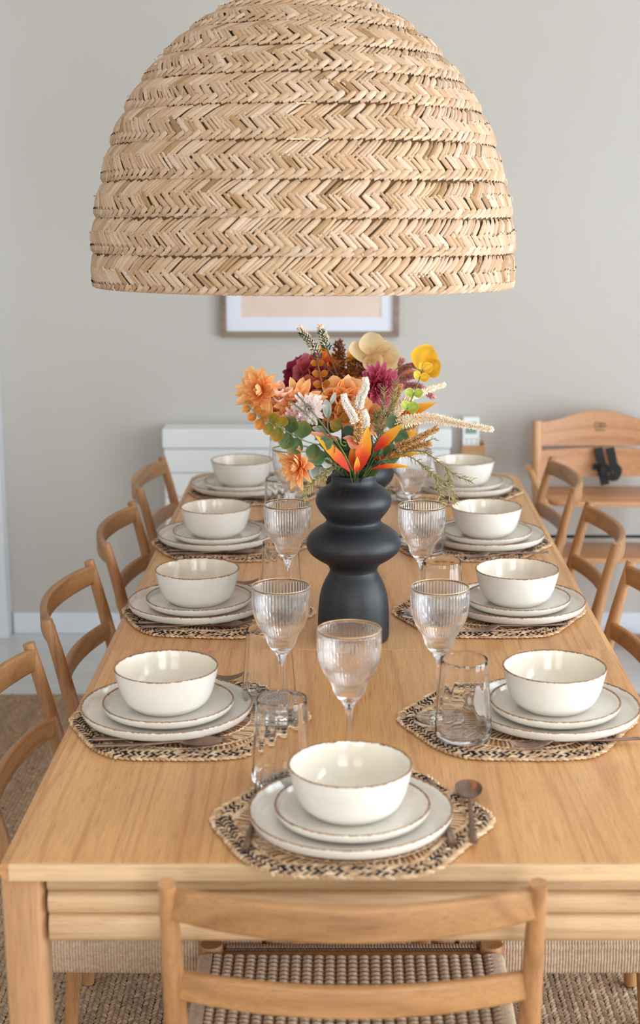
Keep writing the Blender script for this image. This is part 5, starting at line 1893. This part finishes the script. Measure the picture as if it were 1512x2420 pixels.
for s in (-1, 1):
    mb = MB()
    # side upright: slightly raked plank
    path = [V((HX + s * HW, 4.87, 0.03)), V((HX + s * HW, 4.93, 0.45)), V((HX + s * HW, 4.985, zy(992, 4.985) - 0.004))]
    sweep(mb, smooth_path(path, 8), rr(0.028, 0.070, 0.010, 3), up=V((0, 1, 0)))
    mb.build('side_upright', HCZ, hc, smooth=40)
    mb = MB()
    sweep(mb, [V((HX + s * HW, 4.62, 0.022)), V((HX + s * HW, 5.05, 0.022))], rr(0.030, 0.042, 0.010, 3))
    mb.build('floor_runner', HCZ, hc, smooth=40)
    mb = MB()
    a0 = at(1249, 1106, 4.70); b0 = at(1302, 1216, 4.78)
    dx = (HX - a0.x) if s < 0 else -(HX - a0.x)
    p0 = V((HX + s * abs(HX - a0.x), 4.70, a0.z)); p1 = V((HX + s * abs(HX - b0.x), 4.80, b0.z))
    sweep(mb, [p0, p0.lerp(p1, 0.5), p1], rr(0.020, 0.034, 0.008, 3), up=V((0, 1, 0)))
    mb.build('side_rail', HCZ, hc, smooth=40)


def curved_panel(name, zlo, zhi, bow, yb, arch=0.0, th=0.012, dip=0.0):
    """panel across the chair, hollow towards the sitter, with an arched top edge"""
    n = 24; verts = []
    for i in range(n + 1):
        u = -1 + 2 * i / n
        x = HX + u * (HW - 0.012); yv = yb - bow * (u * u) + bow * 0.5
        zt_ = zhi - arch * (1 - cos(u * pi)) / 2 if arch else zhi
        zl_ = zlo + dip * u * u
        verts += [(x, yv, zl_), (x, yv, zt_), (x, yv + th, zt_), (x, yv + th, zl_)]
    faces = []
    for i in range(n):
        for j in range(4):
            k = (j + 1) % 4
            faces.append((i * 4 + j, i * 4 + k, i * 4 + 4 + k, i * 4 + 4 + j))
    faces += [(3, 2, 1, 0), tuple(n * 4 + j for j in range(4))]
    mb = MB(); mb.add(verts, faces)
    o = mb.build(name, HC, hc, smooth=40)
    bm = bmesh.new(); bm.from_mesh(o.data); bmesh.ops.recalc_face_normals(bm, faces=bm.faces)
    bm.to_mesh(o.data); bm.free()
    return o


curved_panel('backrest', zy(1055, 4.96) - 0.001, zy(971, 4.97), 0.028, 4.970, 0.036, 0.012, 0.004)
curved_panel('back_slat', zy(1128, 4.955), zy(1060, 4.955), 0.028, 4.958, 0.004, 0.012, 0.006)
# printed badge on the backrest: two rings and an illegible line
lc = at(1419, 1006, 4.97)
by = 4.970 + 0.014 - 0.0012
for cx_, rad in ((-0.0085, 0.0105), (0.0100, 0.0085)):
    mb = MB()
    ringp = [V((lc.x + cx_ + rad * cos(2 * pi * j / 24), by, lc.z + rad * sin(2 * pi * j / 24))) for j in range(25)]
    tube(mb, ringp, 0.0011, 6, caps=False)
    mb.build('badge_ring', INK, hc, smooth=True)
mb = MB()
dots = [(-0.0075, 0.0, 0.0038)]
for cx_, cz_, rad in dots:
    ringp = [V((lc.x + cx_ - 0.002 * (1 - t), by, lc.z + cz_)) for t in (0, 0.5, 1)]
    sweep(mb, ringp, rr(0.003, 0.006, 0.001, 2), up=V((0, 0, 1)))
for pts in ([(0.006, 0.005), (0.012, 0.000), (0.006, -0.005)], [(0.001, 0.004), (-0.003, 0.0), (0.001, -0.004)]):
    tube(mb, [V((lc.x + a_, by, lc.z + b_)) for a_, b_ in pts], 0.0011, 6)
for k in range(7):
    x_ = lc.x - 0.016 + k * 0.0052
    bevel_box(mb, (x_, by - 0.0006, lc.z - 0.0195), (x_ + 0.0034, by + 0.0012, lc.z - 0.0160), 0)
mb.build('badge_print', INK, hc, smooth=False)


def plate_part(name, z, y0, y1, th, xw, rnd=0.05):
    mb = MB()
    ol = rounded_outline(HX - xw, HX + xw, y0, y1, rnd, 0.01)
    plan_slab(mb, ol, z - th, z, 0.004)
    return mb.build(name, HC, hc, smooth=30)


zs_ = at(1418, 1187, 4.74).z
plate_part('seat', zs_, 4.74, 4.99, 0.016, 0.188, 0.06)
zf_ = at(1418, 1320, 4.80).z
plate_part('footrest', zf_, 4.80, 5.02, 0.016, 0.188, 0.05)
zb_ = at(1418, 1268, 4.90).z
mb = MB(); tube(mb, [V((HX - HW, 4.90, zb_)), V((HX, 4.90, zb_)), V((HX + HW, 4.90, zb_))], 0.0055, 8)
mb.build('cross_rod', BLACKM, hc, smooth=True)
box('floor_bar', HC, (HX - HW, 4.955, 0.012), (HX + HW, 4.985, 0.046), hc, 0.004)
# harness
mb = MB()


def strap(pts, w, th=0.003):
    sweep(mb, smooth_path(pts, 14), rr(w, th, 0.001, 1), up=V((0, 1, 0.02)))


sy_ = 4.935
strap([at(1413, 1058, 4.953), at(1417, 1080, 4.945), at(1422, 1100, sy_), at(1424, 1120, sy_), at(1430, 1146, sy_ - 0.01)], 0.030)
strap([at(1441, 1058, 4.953), at(1446, 1080, 4.945), at(1450, 1100, sy_), at(1460, 1112, sy_ - 0.005), at(1452, 1128, sy_ - 0.01), at(1438, 1124, sy_ - 0.01)], 0.028)
strap([at(1400, 1102, sy_ - 0.006), at(1418, 1106, sy_ - 0.010), at(1438, 1108, sy_ - 0.012), at(1446, 1114, sy_ - 0.012)], 0.022)
mb.build('harness', BLACK, hc, smooth=40)
mb = MB()
bevel_box(mb, at(1416, 1120, sy_ - 0.016), at(1436, 1100, sy_ - 0.030), 0.002)
mb.build('buckle', BLACK, hc, smooth=False)


# ------------------------------------------------------------------ pieces that belong to a part rather than to the whole thing


def nest(root, part, kinds):
    holder_part = next(c for c in root.children if c.name.split('.')[0] == part)
    for c in list(root.children):
        if c.name.split('.')[0] in kinds:
            c.parent = holder_part


nest(hc, 'harness', ('buckle',))
nest(hc, 'backrest', ('badge_ring', 'badge_print'))
nest(rem, 'case', ('screen', 'button'))
nest(pic, 'print', ('print_motif',))
nest(lamp, 'bulb_socket', ('bulb',))
nest(table, 'tabletop_panel', ('end_band',))
